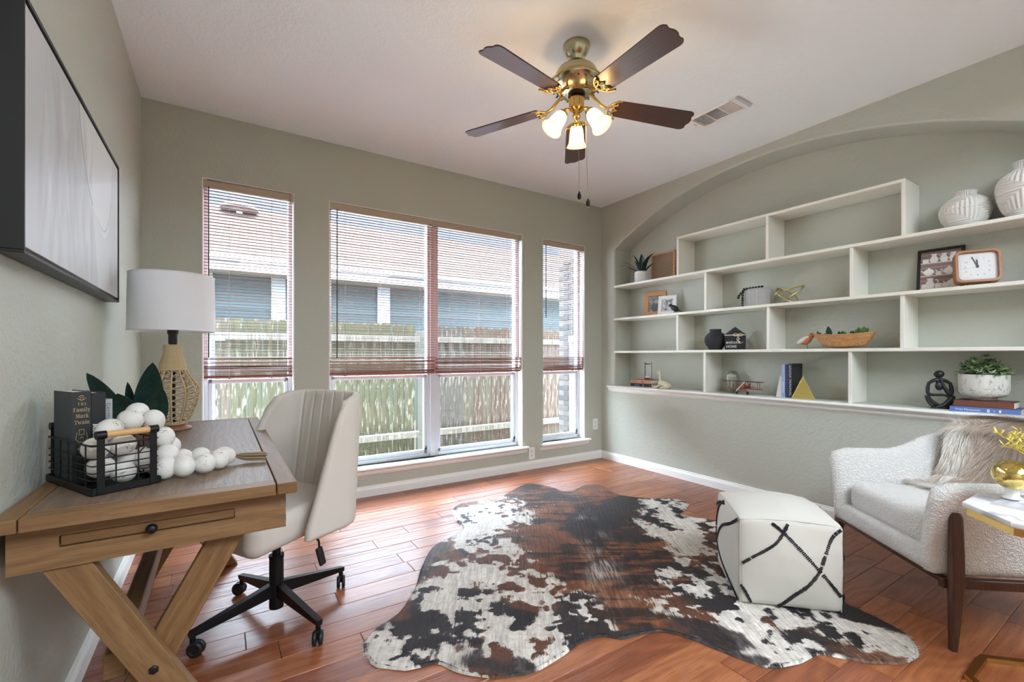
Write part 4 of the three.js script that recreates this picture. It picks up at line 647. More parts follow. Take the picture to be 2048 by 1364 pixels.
  while (k < NH) { const x = x0 + r() * S, z = z0 + r() * S; if (!inside(x, z)) continue; const dx = x - A.x, dz = z - A.y, v = dx * ax.y - dz * ax.x; const dir = Math.atan2(ax.x * 1 + ax.y * Math.sign(v) * Math.min(1.2, Math.abs(v) * 2.2), ax.y - ax.x * Math.sign(v) * Math.min(1.2, Math.abs(v) * 2.2)); o.position.set(x, RUG - 0.0006, z); o.rotation.set(0, dir + (r() - 0.5) * 0.9 + 1.2 * (fbm(x * 5, z * 5, 512, 512, 83, 2) - 0.5), 0); const L = 0.012 + r() * 0.012; o.scale.set(0.0009 + r() * 0.0008, 0.010 + r() * 0.012, L); o.updateMatrix(); im.setMatrixAt(k, o.matrix); const c = coat(x, z), j = 0.85 + r() * 0.35; col.setRGB(clamp(c[0] / 255 * j), clamp(c[1] / 255 * j), clamp(c[2] / 255 * j), THREE.SRGBColorSpace); im.setColorAt(k, col); k++; }
  im.name = 'hair'; im.userData.kind = 'stuff'; shade(im); rug.add(im);
}
// ---------------------------------------------------------------- pouf
{
  const pf = thing('floor_pouf', 'cream cube pouf with black stitched diamond lines standing on the cowhide rug', 'pouf', [2.665, RUG, 2.495], -PI / 4);
  const a = 0.208, h = 0.395; // half side, height. faces: +z looks to the camera, -x to the windows
  const cotton = std({ color: C(211, 208, 198), roughness: 0.95, bumpMap: weave, bumpScale: 0.0009 });
  const puff = (v) => { // v in -1..1 cube -> cushion
    const x = v.x, y = v.y, z = v.z, k = (p, q) => (1 - p * p) * (1 - q * q);
    return V3(x * a * (1 + 0.15 * k(y, z)), h / 2 + y * h / 2 * (y > 0 ? 1 + 0.22 * k(x, z) : 1) - (y > 0.3 ? 0.02 * (y - 0.3) * (x * x * 0.5 + z * z * 0.5) : 0) + (z > 0 && x > 0 ? -0.008 * x * z * Math.max(0, y) : 0), z * a * (1 + 0.16 * k(x, y)));
  };
  const g = smooth(new THREE.BoxGeometry(2, 2, 2, 24, 24, 24)); const p = g.attributes.position, v = V3();
  for (let i = 0; i < p.count; i++) { v.fromBufferAttribute(p, i); const e = 0.11, c = v.clone(); const m = V3(clamp(c.x, -1 + e, 1 - e), clamp(c.y, -1 + e, 1 - e), clamp(c.z, -1 + e, 1 - e)), d = c.clone().sub(m); if (d.lengthSq() > 0) c.copy(m).addScaledVector(d.normalize(), e); const q = puff(c); const w = 0.007 * (fbm(q.x * 16 + 50, q.y * 16 + q.z * 12 + 50, 512, 512, 91, 3) - 0.5); p.setXYZ(i, q.x + w, q.y + w, q.z + w); }
  g.computeVertexNormals(); part(pf, 'cushion', boxUV(g), cotton);
  // welted seams along the edges
  const seam = (f, n = 24) => tube(Array.from({ length: n }, (_, i) => { const q = f(-0.97 + 1.94 * i / (n - 1)); return puff(V3(q[0], q[1], q[2])); }), 0.0026, 60, 5); const E = 0.968;
  for (const f of [(t) => [t, E, E], (t) => [-E, E, t], (t) => [-E, t, E], (t) => [E, t, E], (t) => [E, E, t], (t) => [t, E, -E], (t) => [-E, t, -E], (t) => [E, t, -E]]) part(pf, 'seam', seam(f), cotton);
  const thread = std({ color: C(34, 32, 36), roughness: 1 }), r = rng(17);
  const line = (face, pts) => { // stitched line of short dashes on a face, points in that face's -1..1
    const c = new THREE.CatmullRomCurve3(pts.map(([x, y]) => V3(x, y, 0))), L = c.getLength() * a, n = Math.round(L / 0.0062), gs = [];
    const to = (q, o) => { const b = face === 'f' ? V3(q.x, q.y, 1) : face === 'l' ? V3(-1, q.y, q.x) : V3(1, q.y, -q.x); const s = puff(b); s[face === 'f' ? 'z' : 'x'] += (face === 'l' ? -1 : 1) * o; return s; };
    for (let i = 0; i < n; i++) { if (r() < 0.05) continue; const t = (i + 0.5) / n, q = c.getPoint(t), d = c.getTangent(t); const A = to(q, 0.0034), Bp = to(q.clone().addScaledVector(d, 0.01), 0.0034).sub(A).normalize(); const m = box(0.0048, 0.0095 + r() * 0.006, 0.0034); const nrm = face === 'f' ? V3(0, 0, 1) : face === 'l' ? V3(-1, 0, 0) : V3(1, 0, 0); const yv = nrm.clone().cross(Bp).normalize(); m.applyMatrix4(new THREE.Matrix4().makeBasis(Bp, yv, Bp.clone().cross(yv))); gs.push(m.translate(A.x, A.y, A.z)); }
    part(pf, 'stitched_line', merge(gs), thread, 'black stitched line');
  };
  line('f', [[-0.36, 0.92], [-0.20, 0.78], [0.10, 0.44], [0.45, 0.02], [0.80, -0.42], [0.95, -0.62]]);
  line('f', [[-0.06, 0.92], [-0.14, 0.76], [-0.30, 0.50], [-0.48, 0.33], [-0.72, 0.14], [-0.94, -0.06]]);
  line('f', [[0.94, 0.93], [0.78, 0.74], [0.62, 0.30], [0.50, -0.06], [0.30, -0.38], [0.06, -0.62], [-0.16, -0.88], [-0.24, -0.96]]);
  line('f', [[-0.97, -0.56], [-0.88, -0.70], [-0.76, -0.94]]);
  line('l', [[0.93, 0.94], [0.55, 0.66], [0.1, 0.42], [-0.25, 0.05], [-0.55, -0.3]]); line('l', [[-0.2, 0.96], [-0.5, 0.72], [-0.62, 0.3], [-0.5, -0.1], [-0.1, -0.42], [0.5, -0.75], [0.95, -0.93]]); line('l', [[-0.95, 0.62], [-0.55, 0.82], [-0.12, 0.92]]);
  line('r', [[-0.9, 0.2], [-0.5, -0.2], [0.1, -0.7]]); line('r', [[-0.96, -0.6], [-0.8, -0.95]]); line('r', [[0.2, 0.95], [-0.3, 0.6], [-0.9, 0.2]]);
}
// ---------------------------------------------------------------- armchair
const AC = [3.262, 0, 3.02], AT = -129.5 * PI / 180;
const toWorld = (x, y, z) => [AC[0] + x * Math.cos(AT) + z * Math.sin(AT), y, AC[2] - x * Math.sin(AT) + z * Math.cos(AT)];
{
  const ch = thing('armchair', 'cream boucle armchair with dark walnut legs in front of the shelf wall', 'armchair', AC, AT);
  const walnut = std({ map: woodTex([84, 54, 40], [62, 38, 28], [44, 26, 20], 820, { size: [0.5, 0.1], w: 256, h: 64 }), roughness: 0.35 });
  const hw = 0.262, zf = 0.335, zb = -0.30, rc = 0.20, LA = zf - (zb + rc), LC = rc * PI / 2, LB = 2 * (hw - rc), tot = 2 * LA + 2 * LC + LB;
  const path = (s) => { let d = s * tot; const f = (x, z, nx, nz) => ({ x, z, nx, nz }); if (d < LA) return f(hw, zf - d, 1, 0); d -= LA; if (d < LC) { const a = d / rc; return f(hw - rc + rc * Math.cos(a), zb + rc - rc * Math.sin(a), Math.cos(a), -Math.sin(a)); } d -= LC; if (d < LB) return f(hw - rc - d, zb, 0, -1); d -= LB; if (d < LC) { const a = d / rc; return f(-hw + rc - rc * Math.sin(a), zb + rc - rc * Math.cos(a), -Math.sin(a), -Math.cos(a)); } d -= LC; return f(-hw, zb + rc + d, -1, 0); };
  const P = (s, t) => { const p = path(clamp(s, 0, 1)), e = Math.min(s, 1 - s) * tot, up = sst(0.22, LA + LC * 1.0, e), top = lerp(0.60, 0.775, up) - 0.012 * sst(0.0, 0.05, 0.05 - e), y = lerp(0.285, top, t), out = 0.045 * t * t + 0.10 * up * Math.max(0, t - 0.3); return V3(p.x + p.nx * out, y, p.z + p.nz * out); };
  part(ch, 'shell', boxUV(smooth(shell(P, 0.070, 110, 16, -1)), 'y'), M.boucle, 'curved boucle arms and back');
  const cushion = bend(smooth(rbox(0.515, 0.15, 0.57, 0.056, 0, 0.385, 0.05, 5)), (v) => { if (v.y > 0.39) v.y += 0.016 * (1 - (v.x / 0.26) ** 2); v.y += (v.z - 0.045) * 0.05; });
  part(ch, 'seat_cushion', boxUV(cushion), M.boucle);
  part(ch, 'seat_base', boxUV(bend(smooth(rbox(0.655, 0.095, 0.60, 0.03, 0, 0.297, 0.055, 4)), (v) => { v.x *= 1 - 0.12 * sst(0.1, -0.3, v.z); })), M.boucle);
  part(ch, 'under_frame', boxUV(merge([lip(-0.34, 0.34, 0.232, 0.252, 0.30, 0.335, 0.003), lip(0.325, 0.352, 0.215, 0.252, -0.28, 0.335, 0.003), lip(-0.352, -0.325, 0.215, 0.252, -0.28, 0.335, 0.003), lip(-0.34, 0.34, 0.222, 0.252, -0.28, -0.25, 0.003)]), 'x'), walnut);
  const leg = (x, z, top, sx, sz) => { // tapered post: slim foot, widest at the rail, tapering up the outside of the arm
    const ring = [[0, 0.012, 0.012], [0.10, 0.017, 0.017], [0.24, 0.0225, 0.023], [0.36, 0.020, 0.023], [top - 0.02, 0.0135, 0.020], [top, 0.007, 0.012]].map(([y, a, b]) => { const lx = sx * (0.25 - y) * (y < 0.25 ? 0.10 : 0), lz = sz * (0.25 - y) * (y < 0.25 ? 0.12 : 0); return [y, a, b, lx, lz]; });
    const pts = []; const idx = []; const n = 12; for (const [y, a, b, lx, lz] of ring) for (let i = 0; i < n; i++) { const t = i / n * 2 * PI, c = Math.cos(t), s = Math.sin(t), q = 1 / Math.pow(c ** 4 + s ** 4, 0.25); pts.push(x + lx + a * c * q, y, z + lz + b * s * q); }
    for (let k = 0; k < ring.length - 1; k++) for (let i = 0; i < n; i++) { const j = (i + 1) % n, A0 = k * n; idx.push(A0 + i, A0 + n + i, A0 + n + j, A0 + i, A0 + n + j, A0 + j); }
    const l = (ring.length - 1) * n; for (let i = 1; i < n - 1; i++) { idx.push(0, i, i + 1); idx.push(l, l + i + 1, l + i); }
    const g = new THREE.BufferGeometry(); g.setAttribute('position', new THREE.Float32BufferAttribute(pts, 3)); g.setIndex(idx); g.computeVertexNormals(); return boxUV(g, 'y');
  };
  part(ch, 'leg', leg(0.366, 0.300, 0.515, 1, 1), walnut); part(ch, 'leg', leg(-0.366, 0.300, 0.515, -1, 1), walnut); part(ch, 'leg', leg(0.338, -0.27, 0.30, 1, -1.6), walnut); part(ch, 'leg', leg(-0.338, -0.27, 0.30, -1, -1.6), walnut);
  for (const s of [-1, 1]) for (const [x, z] of [[0.391, 0.33], [0.363, -0.318]]) part(ch, 'foot_glide', cyl(0.009, 0.009, 0.004, 12).translate(s * x, 0, z), M.black);
}
// faux fur throw lying over the back corner of the armchair
{
  const th = thing('fur_throw', 'shaggy beige faux fur throw draped over the back of the armchair', 'throw', [0, 0, 0]);
  const cx = -0.02, P = (s, t) => { // s across the chair, t from behind the back, over its top and down to the seat
    const x = lerp(0.22, -0.27, s), k = [[-0.42, 0.50], [-0.405, 0.66], [-0.375, 0.80], [-0.325, 0.815], [-0.275, 0.77], [-0.235, 0.64], [-0.185, 0.52], [-0.10, 0.468], [0.02, 0.468]];
    const f = t * (k.length - 1), i = Math.min(k.length - 2, Math.floor(f)), u = f - i, z = lerp(k[i][0], k[i + 1][0], u), y = lerp(k[i][1], k[i + 1][1], u);
    const side = Math.pow(Math.abs(x) / 0.27, 2.5), fwd = 0.10 * side * sst(0.1, 0.5, t) * sst(1.0, 0.6, t); const q = toWorld(x * (1 - 0.12 * t * 0), y - 0.02 * side * (t < 0.5 ? 1 : 0) + 0.012 * (fbm(s * 9 + 3, t * 9, 64, 64, 15, 3) - 0.5), z + fwd); return V3(...q);
  };
  const furC = (s, t) => { const n = fbm(s * 9, t * 9, 64, 64, 131, 3), e = Math.min(s, 1 - s); return mix3([240, 234, 224], [200, 183, 166], sst(0.30, 0.62, n * 0.75 + 0.3 * sst(0.0, 0.3, e) * sst(1, 0.7, t))); };
  part(th, 'backing', shell(P, 0.008, 24, 28, 1), std({ color: C(190, 176, 158), roughness: 1 }));
  const hg = new THREE.BufferGeometry(); // a curved lock of hair
  { const ps = [], ix = [], n = 5; for (let i = 0; i <= n; i++) { const t = i / n, w = (1 - t * 0.85) * 0.5, y = t - 0.25 * t * t, z = 0.75 * t * t; ps.push(-w, y, z, w, y, z); if (i < n) { const a = i * 2; ix.push(a, a + 1, a + 3, a, a + 3, a + 2); } } hg.setAttribute('position', new THREE.Float32BufferAttribute(ps, 3)); hg.setIndex(ix); hg.computeVertexNormals(); }
  const NH = 34000, im = new THREE.InstancedMesh(hg, std({ color: 0xffffff, roughness: 0.75, side: THREE.DoubleSide }), NH), r = rng(77), m = new THREE.Matrix4(), col = new THREE.Color();
  for (let i = 0; i < NH; i++) {
    const s = r(), t = r(), p = P(s, t), e = 0.004, ds = P(clamp(s + e), t).sub(P(clamp(s - e), t)).normalize(), dt = P(s, clamp(t + e)).sub(P(s, clamp(t - e))).normalize(), n = ds.clone().cross(dt).normalize();
    const down = dt.clone().multiplyScalar(sst(0.2, 0.5, t) * 1.1 + 0.25).addScaledVector(ds, (fbm(s * 7, t * 7, 64, 64, 141, 2) - 0.5) * 3 + (s - 0.5) * 1.2).addScaledVector(V3(0, -1, 0), 0.25).normalize();
    const y = n.clone().multiplyScalar(0.55 + r() * 0.35).add(down.clone().multiplyScalar(0.75)).normalize(), z = down.clone().addScaledVector(y, -down.dot(y)).normalize().lerp(V3(r() - 0.5, r() - 0.5, r() - 0.5), 0.35), x = y.clone().cross(z).normalize(), L = 0.04 + r() * 0.055, w = 0.0014 + r() * 0.002;
    z.crossVectors(x, y); m.makeBasis(x.multiplyScalar(w), y.multiplyScalar(L), z.multiplyScalar(L * 0.7)); m.setPosition(p); im.setMatrixAt(i, m);
    const c = furC(s, t), j = 0.82 + r() * 0.36; col.setRGB(clamp(c[0] / 255 * j), clamp(c[1] / 255 * j), clamp(c[2] / 255 * j), THREE.SRGBColorSpace); im.setColorAt(i, col);
  }
  im.name = 'fur'; im.userData.kind = 'stuff'; shade(im); th.add(im);
}
// ---------------------------------------------------------------- octagonal side table and what stands on it
{
  const TT = 0.615, tb = thing('side_table', 'white marble octagonal side table with brass frame beside the armchair', 'table', [2.682, 0, 3.41]);
  const R = 0.236 / Math.cos(PI / 8), oct = (r) => shapeOf(Array.from({ length: 8 }, (_, i) => { const a = PI / 8 + i * PI / 4; return [r * Math.cos(a), r * Math.sin(a)]; }));
  const marble = std({ map: tex(512, 512, (u, v) => { const w = fbm(u * 4, v * 4, 4, 4, 151), l = Math.abs(fbm(u * 3 + w, v * 3, 3, 3, 157) - 0.5); return mix3([176, 178, 182], [222, 222, 222], sst(0, 0.09, l)); }, true, [0.6, 0.6]), roughness: 0.2 });
  part(tb, 'table_top', boxUV(extr(oct(R), 0.020, 0.006).rotateX(-PI / 2).translate(0, TT - 0.020, 0)), marble);
  const ringG = (r0, r1, y, h) => { const s = oct(r0); s.holes.push(new THREE.Path(oct(r1).getPoints().reverse())); return extr(s, h).rotateX(-PI / 2).translate(0, y, 0); };
  part(tb, 'brass_rim', ringG(R - 0.012, R - 0.026, TT - 0.044, 0.024), M.brass); part(tb, 'base_frame', ringG(R - 0.006, R - 0.030, 0, 0.018), M.brass, 'flat brass ring on the floor');
  for (const s of [-1, 1]) part(tb, 'leg', lip(0.203, 0.221, 0.018, TT - 0.044, s * 0.085 - 0.009, s * 0.085 + 0.009, 0.001), M.brass);
  const mg = thing('magazine', 'grey covered magazine with pale lettering lying on the side table', 'magazine', [2.715, TT, 3.318], -0.12);
  part(mg, 'pages', lip(-0.10, 0.10, 0, 0.005, -0.07, 0.07, 0.0005), M.paper);
  part(mg, 'front_cover', new THREE.PlaneGeometry(0.20, 0.14).rotateX(-PI / 2).translate(0, 0.0054, 0), std({ map: canvasTex(512, 384, (g, w, h) => { g.fillStyle = '#b9bbc2'; g.fillRect(0, 0, w, h); g.fillStyle = '#a4a7b0'; g.beginPath(); g.ellipse(300, 240, 150, 100, 0.4, 0, 7); g.fill(); g.strokeStyle = '#6f7480'; g.lineWidth = 7; g.beginPath(); for (let i = 0; i < 9; i++) { g.moveTo(60 + i * 44, 84); g.quadraticCurveTo(70 + i * 44, 30, 88 + i * 44, 84); } g.stroke(); }), roughness: 0.3 }), 'printed grey cover');
  part(mg, 'insert', lip(-0.02, 0.098, 0.0056, 0.008, -0.03, 0.065, 0.0003), M.white);
  const st = thing('egg_stand', 'white cylindrical stand holding a gold egg on the side table', 'stand', [2.735, TT + 0.008, 3.268]);
  part(st, 'column', lathe([[0, 0], [0.026, 0], [0.026, 0.006], [0.019, 0.010], [0.017, 0.026], [0.021, 0.036], [0.017, 0.039], [0, 0.036]], 32), M.white);
  solo('gold_egg', 'polished gold egg ornament lying on a white stand', 'ornament', new THREE.SphereGeometry(0.050, 40, 28).scale(1.28, 1.0, 1.0), M.gold, [2.735, TT + 0.008 + 0.036 + 0.0475, 3.268], 0.55);
  const gp = thing('gold_foliage', 'gold leafy artificial sprigs in a white vase on the side table', 'foliage', [2.802, TT, 3.325]);
  part(gp, 'vase', lathe([[0, 0], [0.017, 0], [0.019, 0.03], [0.018, 0.075], [0.015, 0.09], [0.017, 0.10], [0.013, 0.10], [0.011, 0.09], [0, 0.085]], 32), M.white);
  const r = rng(93), gl = std({ color: C(206, 186, 92), roughness: 0.45, metalness: 0.4 });
  for (let i = 0; i < 24; i++) { const az = r() * 6.28, le = 0.25 + r() * 0.6, n = 12, pts = []; for (let k = 0; k <= 4; k++) { const t = k / 4, q2 = 0.16 * t; pts.push(V3(Math.sin(az) * q2 * Math.sin(le) * (0.5 + t), 0.088 + q2 * Math.cos(le * t), Math.cos(az) * q2 * Math.sin(le) * (0.5 + t))); } const c = new THREE.CatmullRomCurve3(pts), gs = [new THREE.TubeGeometry(c, 8, 0.0012, 4)]; for (let k = 1; k < n * 2; k++) { const p = c.getPoint(k / (n * 2)), l = new THREE.SphereGeometry(0.014, 6, 4).scale(0.32, 0.16, 1).translate(0, 0, 0.013).rotateX(-0.5 - r() * 0.5).rotateY(r() * 6.28); gs.push(l.translate(p.x, p.y, p.z)); } part(gp, 'sprig', merge(gs), gl); }
}

// ---------------------------------------------------------------- things on the niche shelves
const S1 = 1.858, S2 = 1.513, S3 = 1.168, S4 = 0.802, XS = W + 0.12, FACE = -PI / 2;   // FACE: a thing's +z looks into the room
const honey = std({ map: woodTex([206, 162, 114], [186, 138, 92], [160, 114, 74], 900, { size: [0.4, 0.1], w: 256, h: 64 }), roughness: 0.5 });
const pale = std({ map: woodTex([192, 142, 92], [168, 116, 70], [140, 92, 56], 910, { size: [0.4, 0.14], w: 256, h: 128, rings: 5 }), roughness: 0.5 });
{ // top shelf: potted snake plant, woven panel
  const p = thing('potted_plant', 'dark snake plant in a white dimpled pot on the top shelf', 'plant', [XS - 0.03, S1, 0.475]);
  const g = []; const pot = part(p, 'pot', lathe([[0, 0], [0.056, 0], [0.06, 0.006], [0.062, 0.112], [0.060, 0.116], [0.056, 0.114], [0.055, 0.10], [0, 0.098]], 48), M.white, 'white pot with raised dots');
  for (let j = 0; j < 7; j++) for (let i = 0; i < 26; i++) { const a = (i + (j % 2) / 2) / 26 * 2 * PI; g.push(new THREE.SphereGeometry(0.0058, 6, 4).scale(1, 1, 0.5).translate(0, 0.014 + j * 0.0148, 0.061).rotateY(a)); } part(pot, 'raised_dots', merge(g), M.white);
  const lm = leafM(38, 62, 56, 13, 0.25);
  for (const [l, w, le, az, dx, dz] of [[0.20, 0.058, 0.05, -0.9, 0, 0.015], [0.24, 0.028, 0.12, 3.0, 0.0, -0.012], [0.21, 0.030, 0.55, -2.6, -0.012, -0.012], [0.24, 0.026, 0.75, 3.4, -0.006, -0.02], [0.22, 0.036, 0.30, -0.1, 0.006, 0.02], [0.19, 0.046, 0.22, -0.2, 0.004, 0.022], [0.15, 0.034, 0.8, -2.2, -0.01, -0.014], [0.24, 0.028, 0.28, 0.1, 0.012, 0.014], [0.14, 0.03, 0.1, -1.8, -0.02, 0], [0.16, 0.03, 0.65, 0.2, 0.01, 0.024]]) part(p, 'leaf', leaf(l, w, le, az, 0.45, 0.35).translate(dx, 0.095, dz), lm);
  const w = thing('woven_panel', 'square wooden frame filled with a woven chevron lattice on the top shelf', 'wall panel', [W + 0.19, S1, 0.665], FACE);
  const s = 0.29, f = 0.018, d = 0.032, gg = new THREE.Group();
  part(w, 'frame', boxUV(merge([lip(-s / 2, s / 2, 0, f, -d, 0, 0.001), lip(-s / 2, s / 2, s - f, s, -d, 0, 0.001), lip(-s / 2, -s / 2 + f, f, s - f, -d, 0, 0.001), lip(s / 2 - f, s / 2, f, s - f, -d, 0, 0.001)]), 'x'), honey);
  const lat = std({ color: C(182, 154, 124), roughness: 0.8 }), lat2 = std({ color: C(92, 72, 58), roughness: 0.9 });
  part(w, 'backing', B(-s / 2 + f, s / 2 - f, f, s - f, -d + 0.002, -d + 0.006), lat2);
  for (let i = -13; i <= 13; i++) for (const side of [-1, 1]) { // slats slant up on one half and down on the other
    const iw = (s - 2 * f) / 2, y0 = s / 2 + i * 0.0165, a = [0, y0], b = [side * iw, y0 + 0.115 * (side > 0 ? 1 : -1) * 1];
    const cl = (p, q) => { const lo = f, hi = s - f; let [x0, yy0] = p, [x1, yy1] = q; const cut = (yy) => { const t = (yy - yy0) / (yy1 - yy0); return [lerp(x0, x1, t), yy]; }; let A = p, Bp = q; if (Math.max(yy0, yy1) <= lo || Math.min(yy0, yy1) >= hi) return null; if (yy0 < lo) A = cut(lo); if (yy0 > hi) A = cut(hi); if (yy1 < lo) Bp = cut(lo); if (yy1 > hi) Bp = cut(hi); return [A, Bp]; };
    const c = cl(a, b); if (!c) continue; const [A, Bp] = c, L = Math.hypot(Bp[0] - A[0], Bp[1] - A[1]); if (L < 0.008) continue;
    const m = part(w, 'lattice_slat', box(L, 0.0072, 0.005), lat); m.position.set((A[0] + Bp[0]) / 2, (A[1] + Bp[1]) / 2, -0.016 + (Math.abs(i) % 2) * 0.003); m.rotation.z = Math.atan2(Bp[1] - A[1], Bp[0] - A[0]);
  }
}
function frame(o, w, h, b, d, mat, draw, matW = 0, lean = 0.16) {
  const g = new THREE.Group(); // leaning back
  const L = (q) => q.translate(0, 0, 0).rotateX(-lean).translate(0, d * Math.sin(lean), 0);
  part(o, 'frame', L(boxUV(merge([lip(-w / 2, w / 2, 0, b, -d, 0, 0.0015), lip(-w / 2, w / 2, h - b, h, -d, 0, 0.0015), lip(-w / 2, -w / 2 + b, b, h - b, -d, 0, 0.0015), lip(w / 2 - b, w / 2, b, h - b, -d, 0, 0.0015)]), 'x')), mat);
  if (matW) part(o, 'mount', L(B(-w / 2 + b, w / 2 - b, b, h - b, -0.009, -0.007)), M.white);
  part(o, 'photo', L(new THREE.PlaneGeometry(w - 2 * b - 2 * matW, h - 2 * b - 2 * matW).translate(0, h / 2, -0.0062)), std({ map: canvasTex(320, Math.round(320 * (h - 2 * b) / (w - 2 * b)), draw), roughness: 0.25 }));
  part(o, 'backing', L(B(-w / 2 + b * 0.5, w / 2 - b * 0.5, b * 0.5, h - b * 0.5, -d + 0.001, -d + 0.005)), M.black);
}
{ // second shelf: photo frames, black bird, rope vessel, knot, picture, clock
  const f1 = thing('photo_frame', 'light wood photo frame with a grey photograph on the second shelf', 'photo frame', [XS + 0.035, S2, 0.585], FACE + 0.3);
  frame(f1, 0.225, 0.262, 0.048, 0.018, honey, (g, w, h) => { g.fillStyle = '#8d8f92'; g.fillRect(0, 0, w, h); const r = rng(3); for (let i = 0; i < 40; i++) { g.globalAlpha = 0.4; g.fillStyle = ['#5c5f64', '#b9bcbe', '#77797d', '#d0d2d3'][i % 4]; g.beginPath(); g.ellipse(r() * w, r() * h, 14 + r() * 50, 10 + r() * 60, r() * 3, 0, 7); g.fill(); } g.globalAlpha = 1; g.fillStyle = '#6d7075'; g.beginPath(); g.ellipse(w * 0.55, h * 0.72, 100, 120, 0, 0, 7); g.fill(); g.fillStyle = '#a9abad'; g.beginPath(); g.ellipse(w * 0.6, h * 0.36, 44, 54, 0, 0, 7); g.fill(); });
  const f2 = thing('photo_frame', 'white photo frame with a grey photograph on the second shelf', 'photo frame', [XS - 0.01, S2, 0.775], FACE + 0.3);
  frame(f2, 0.178, 0.19, 0.034, 0.016, M.white, (g, w, h) => { g.fillStyle = '#c9cacc'; g.fillRect(0, 0, w, h); const r = rng(5); for (let i = 0; i < 22; i++) { g.globalAlpha = 0.6; g.fillStyle = ['#53565b', '#e6e7e8', '#85888c'][i % 3]; g.beginPath(); g.moveTo(r() * w, r() * h); g.lineTo(r() * w, r() * h); g.lineTo(r() * w, r() * h); g.fill(); } g.globalAlpha = 1; });
  // black bird: body, tail, beak and legs in one figure
  const bird = thing('bird_figurine', 'black bird figurine beside the white photo frame', 'figurine', [W + 0.04, S2, 0.925], FACE + 0.15);
  const body = lathe([[0, -0.052], [0.012, -0.047], [0.022, -0.03], [0.026, -0.008], [0.024, 0.012], [0.017, 0.028], [0.0135, 0.036], [0.015, 0.044], [0.014, 0.052], [0.007, 0.059], [0, 0.061]], 20).rotateZ(0.95).translate(-0.005, 0.05, 0);
  part(bird, 'body', merge([body, bar([-0.052, 0.080, 0], [-0.074, 0.081, 0], 0.006, 0.0005, 8), new ConvexGeometry([[0.03, 0.036, 0.012], [0.03, 0.036, -0.012], [0.03, 0.024, 0.008], [0.03, 0.024, -0.008], [0.088, 0.004, 0.010], [0.088, 0.004, -0.010], [0.086, -0.000, 0.009], [0.086, -0.000, -0.009]].map((q) => V3(...q)))]), M.black);
  for (const s of [-1, 1]) part(bird, 'foot', merge([bar([0.004, 0.03, s * 0.009], [-0.008, 0.002, s * 0.011], 0.003, 0.002, 6), bar([-0.022, 0.002, s * 0.011], [0.004, 0.002, s * 0.011], 0.002, 0.002, 6)]), M.black);
  // rope vessel with lid
  const rv = thing('rope_vessel', 'grey coiled rope vessel with a lid on the second shelf', 'vessel', [XS, S2, 1.665]);
  const rp = std({ map: tex(512, 32, (u, v) => { const t = 0.5 + 0.5 * Math.sin((u * 90 + v * 3) * 2 * PI); return mix3([150, 150, 150], [218, 217, 214], 0.5 * t + 0.5 * fbm(u * 80, v * 6, 80, 6, 6, 2)); }, true), roughness: 0.95 });
  for (let i = 0; i < 17; i++) { const k = i / 16; part(rv, 'rope_coil', new THREE.TorusGeometry(0.097 + 0.004 * Math.sin(k * PI) - (i === 16 ? 0.006 : 0), 0.0046, 7, 48).rotateX(PI / 2).translate(0, 0.006 + k * 0.13, 0), rp); }
  part(rv, 'inner_wall', lathe([[0, 0.001], [0.094, 0.001], [0.096, 0.135], [0.09, 0.137], [0.03, 0.142], [0, 0.142]], 40), std({ color: C(150, 148, 144), roughness: 0.95 }));
  part(rv, 'lid_knob', lathe([[0, 0.14], [0.03, 0.141], [0.034, 0.150], [0.026, 0.160], [0.012, 0.164], [0, 0.165]], 24), M.white);
  const gb = thing('black_bead_garland', 'string of black wooden beads hung over the rope vessel', 'bead garland', [XS, S2, 1.665]);
  const pp = [], R = 0.112; for (let i = 0; i < 7; i++) pp.push([-0.055 - 0.004 * i, 0.150 - i * 0.001, 0.055 - i * 0.022]); pp.push([-0.095, 0.137, -0.065], [-0.088, 0.115, -0.082], [-0.085, 0.094, -0.086], [-0.085, 0.073, -0.086], [-0.085, 0.052, -0.086], [-0.085, 0.031, -0.086], [-0.085, 0.0105, -0.086], [-0.082, 0.128, -0.084], [-0.080, 0.112, -0.102], [-0.078, 0.096, -0.118], [-0.076, 0.080, -0.126]);
  for (const q of pp) part(gb, 'bead', new THREE.SphereGeometry(0.0104, 12, 10).translate(...q), M.black);
  // gold knot: one closed loop
  const kn = thing('knot_ornament', 'brushed gold metal knot ornament beside the rope vessel', 'ornament', [XS - 0.02, S2, 1.885]);
  const kp = []; for (let i = 0; i < 90; i++) { const t = i / 90 * 2 * PI; kp.push(V3(0.046 * Math.sin(2 * t) + 0.012 * Math.sin(t), 0.068 + 0.061 * Math.sin(t + 0.5) * 1.0 * Math.cos(0.4) + 0.012 * Math.sin(3 * t), 0.092 * Math.cos(t) + 0.020 * Math.sin(3 * t + 0.4))); } let lo = 9; kp.forEach((q) => { lo = Math.min(lo, q.y); }); kp.forEach((q) => { q.y += 0.006 - lo; });
  part(kn, 'bent_rod', new THREE.TubeGeometry(new THREE.CatmullRomCurve3(kp, true), 220, 0.006, 10, true), std({ color: C(196, 180, 128), roughness: 0.3, metalness: 1 }));
  const k2 = []; for (let i = 0; i < 60; i++) { const t = i / 60 * 2 * PI; k2.push(V3(0.05 * Math.cos(t) + 0.01, 0.066 + 0.058 * Math.sin(t), 0.03 * Math.cos(t) - 0.055 * Math.sin(t))); } part(kn, 'bent_rod', new THREE.TubeGeometry(new THREE.CatmullRomCurve3(k2, true), 140, 0.006, 10, true), std({ color: C(196, 180, 128), roughness: 0.3, metalness: 1 }));
  // picture of white crockery and the clock
  const art = thing('framed_print', 'black framed print of white teapots on shelves leaning behind the clock', 'picture', [XS + 0.045, S2, 2.74], FACE + 0.06);
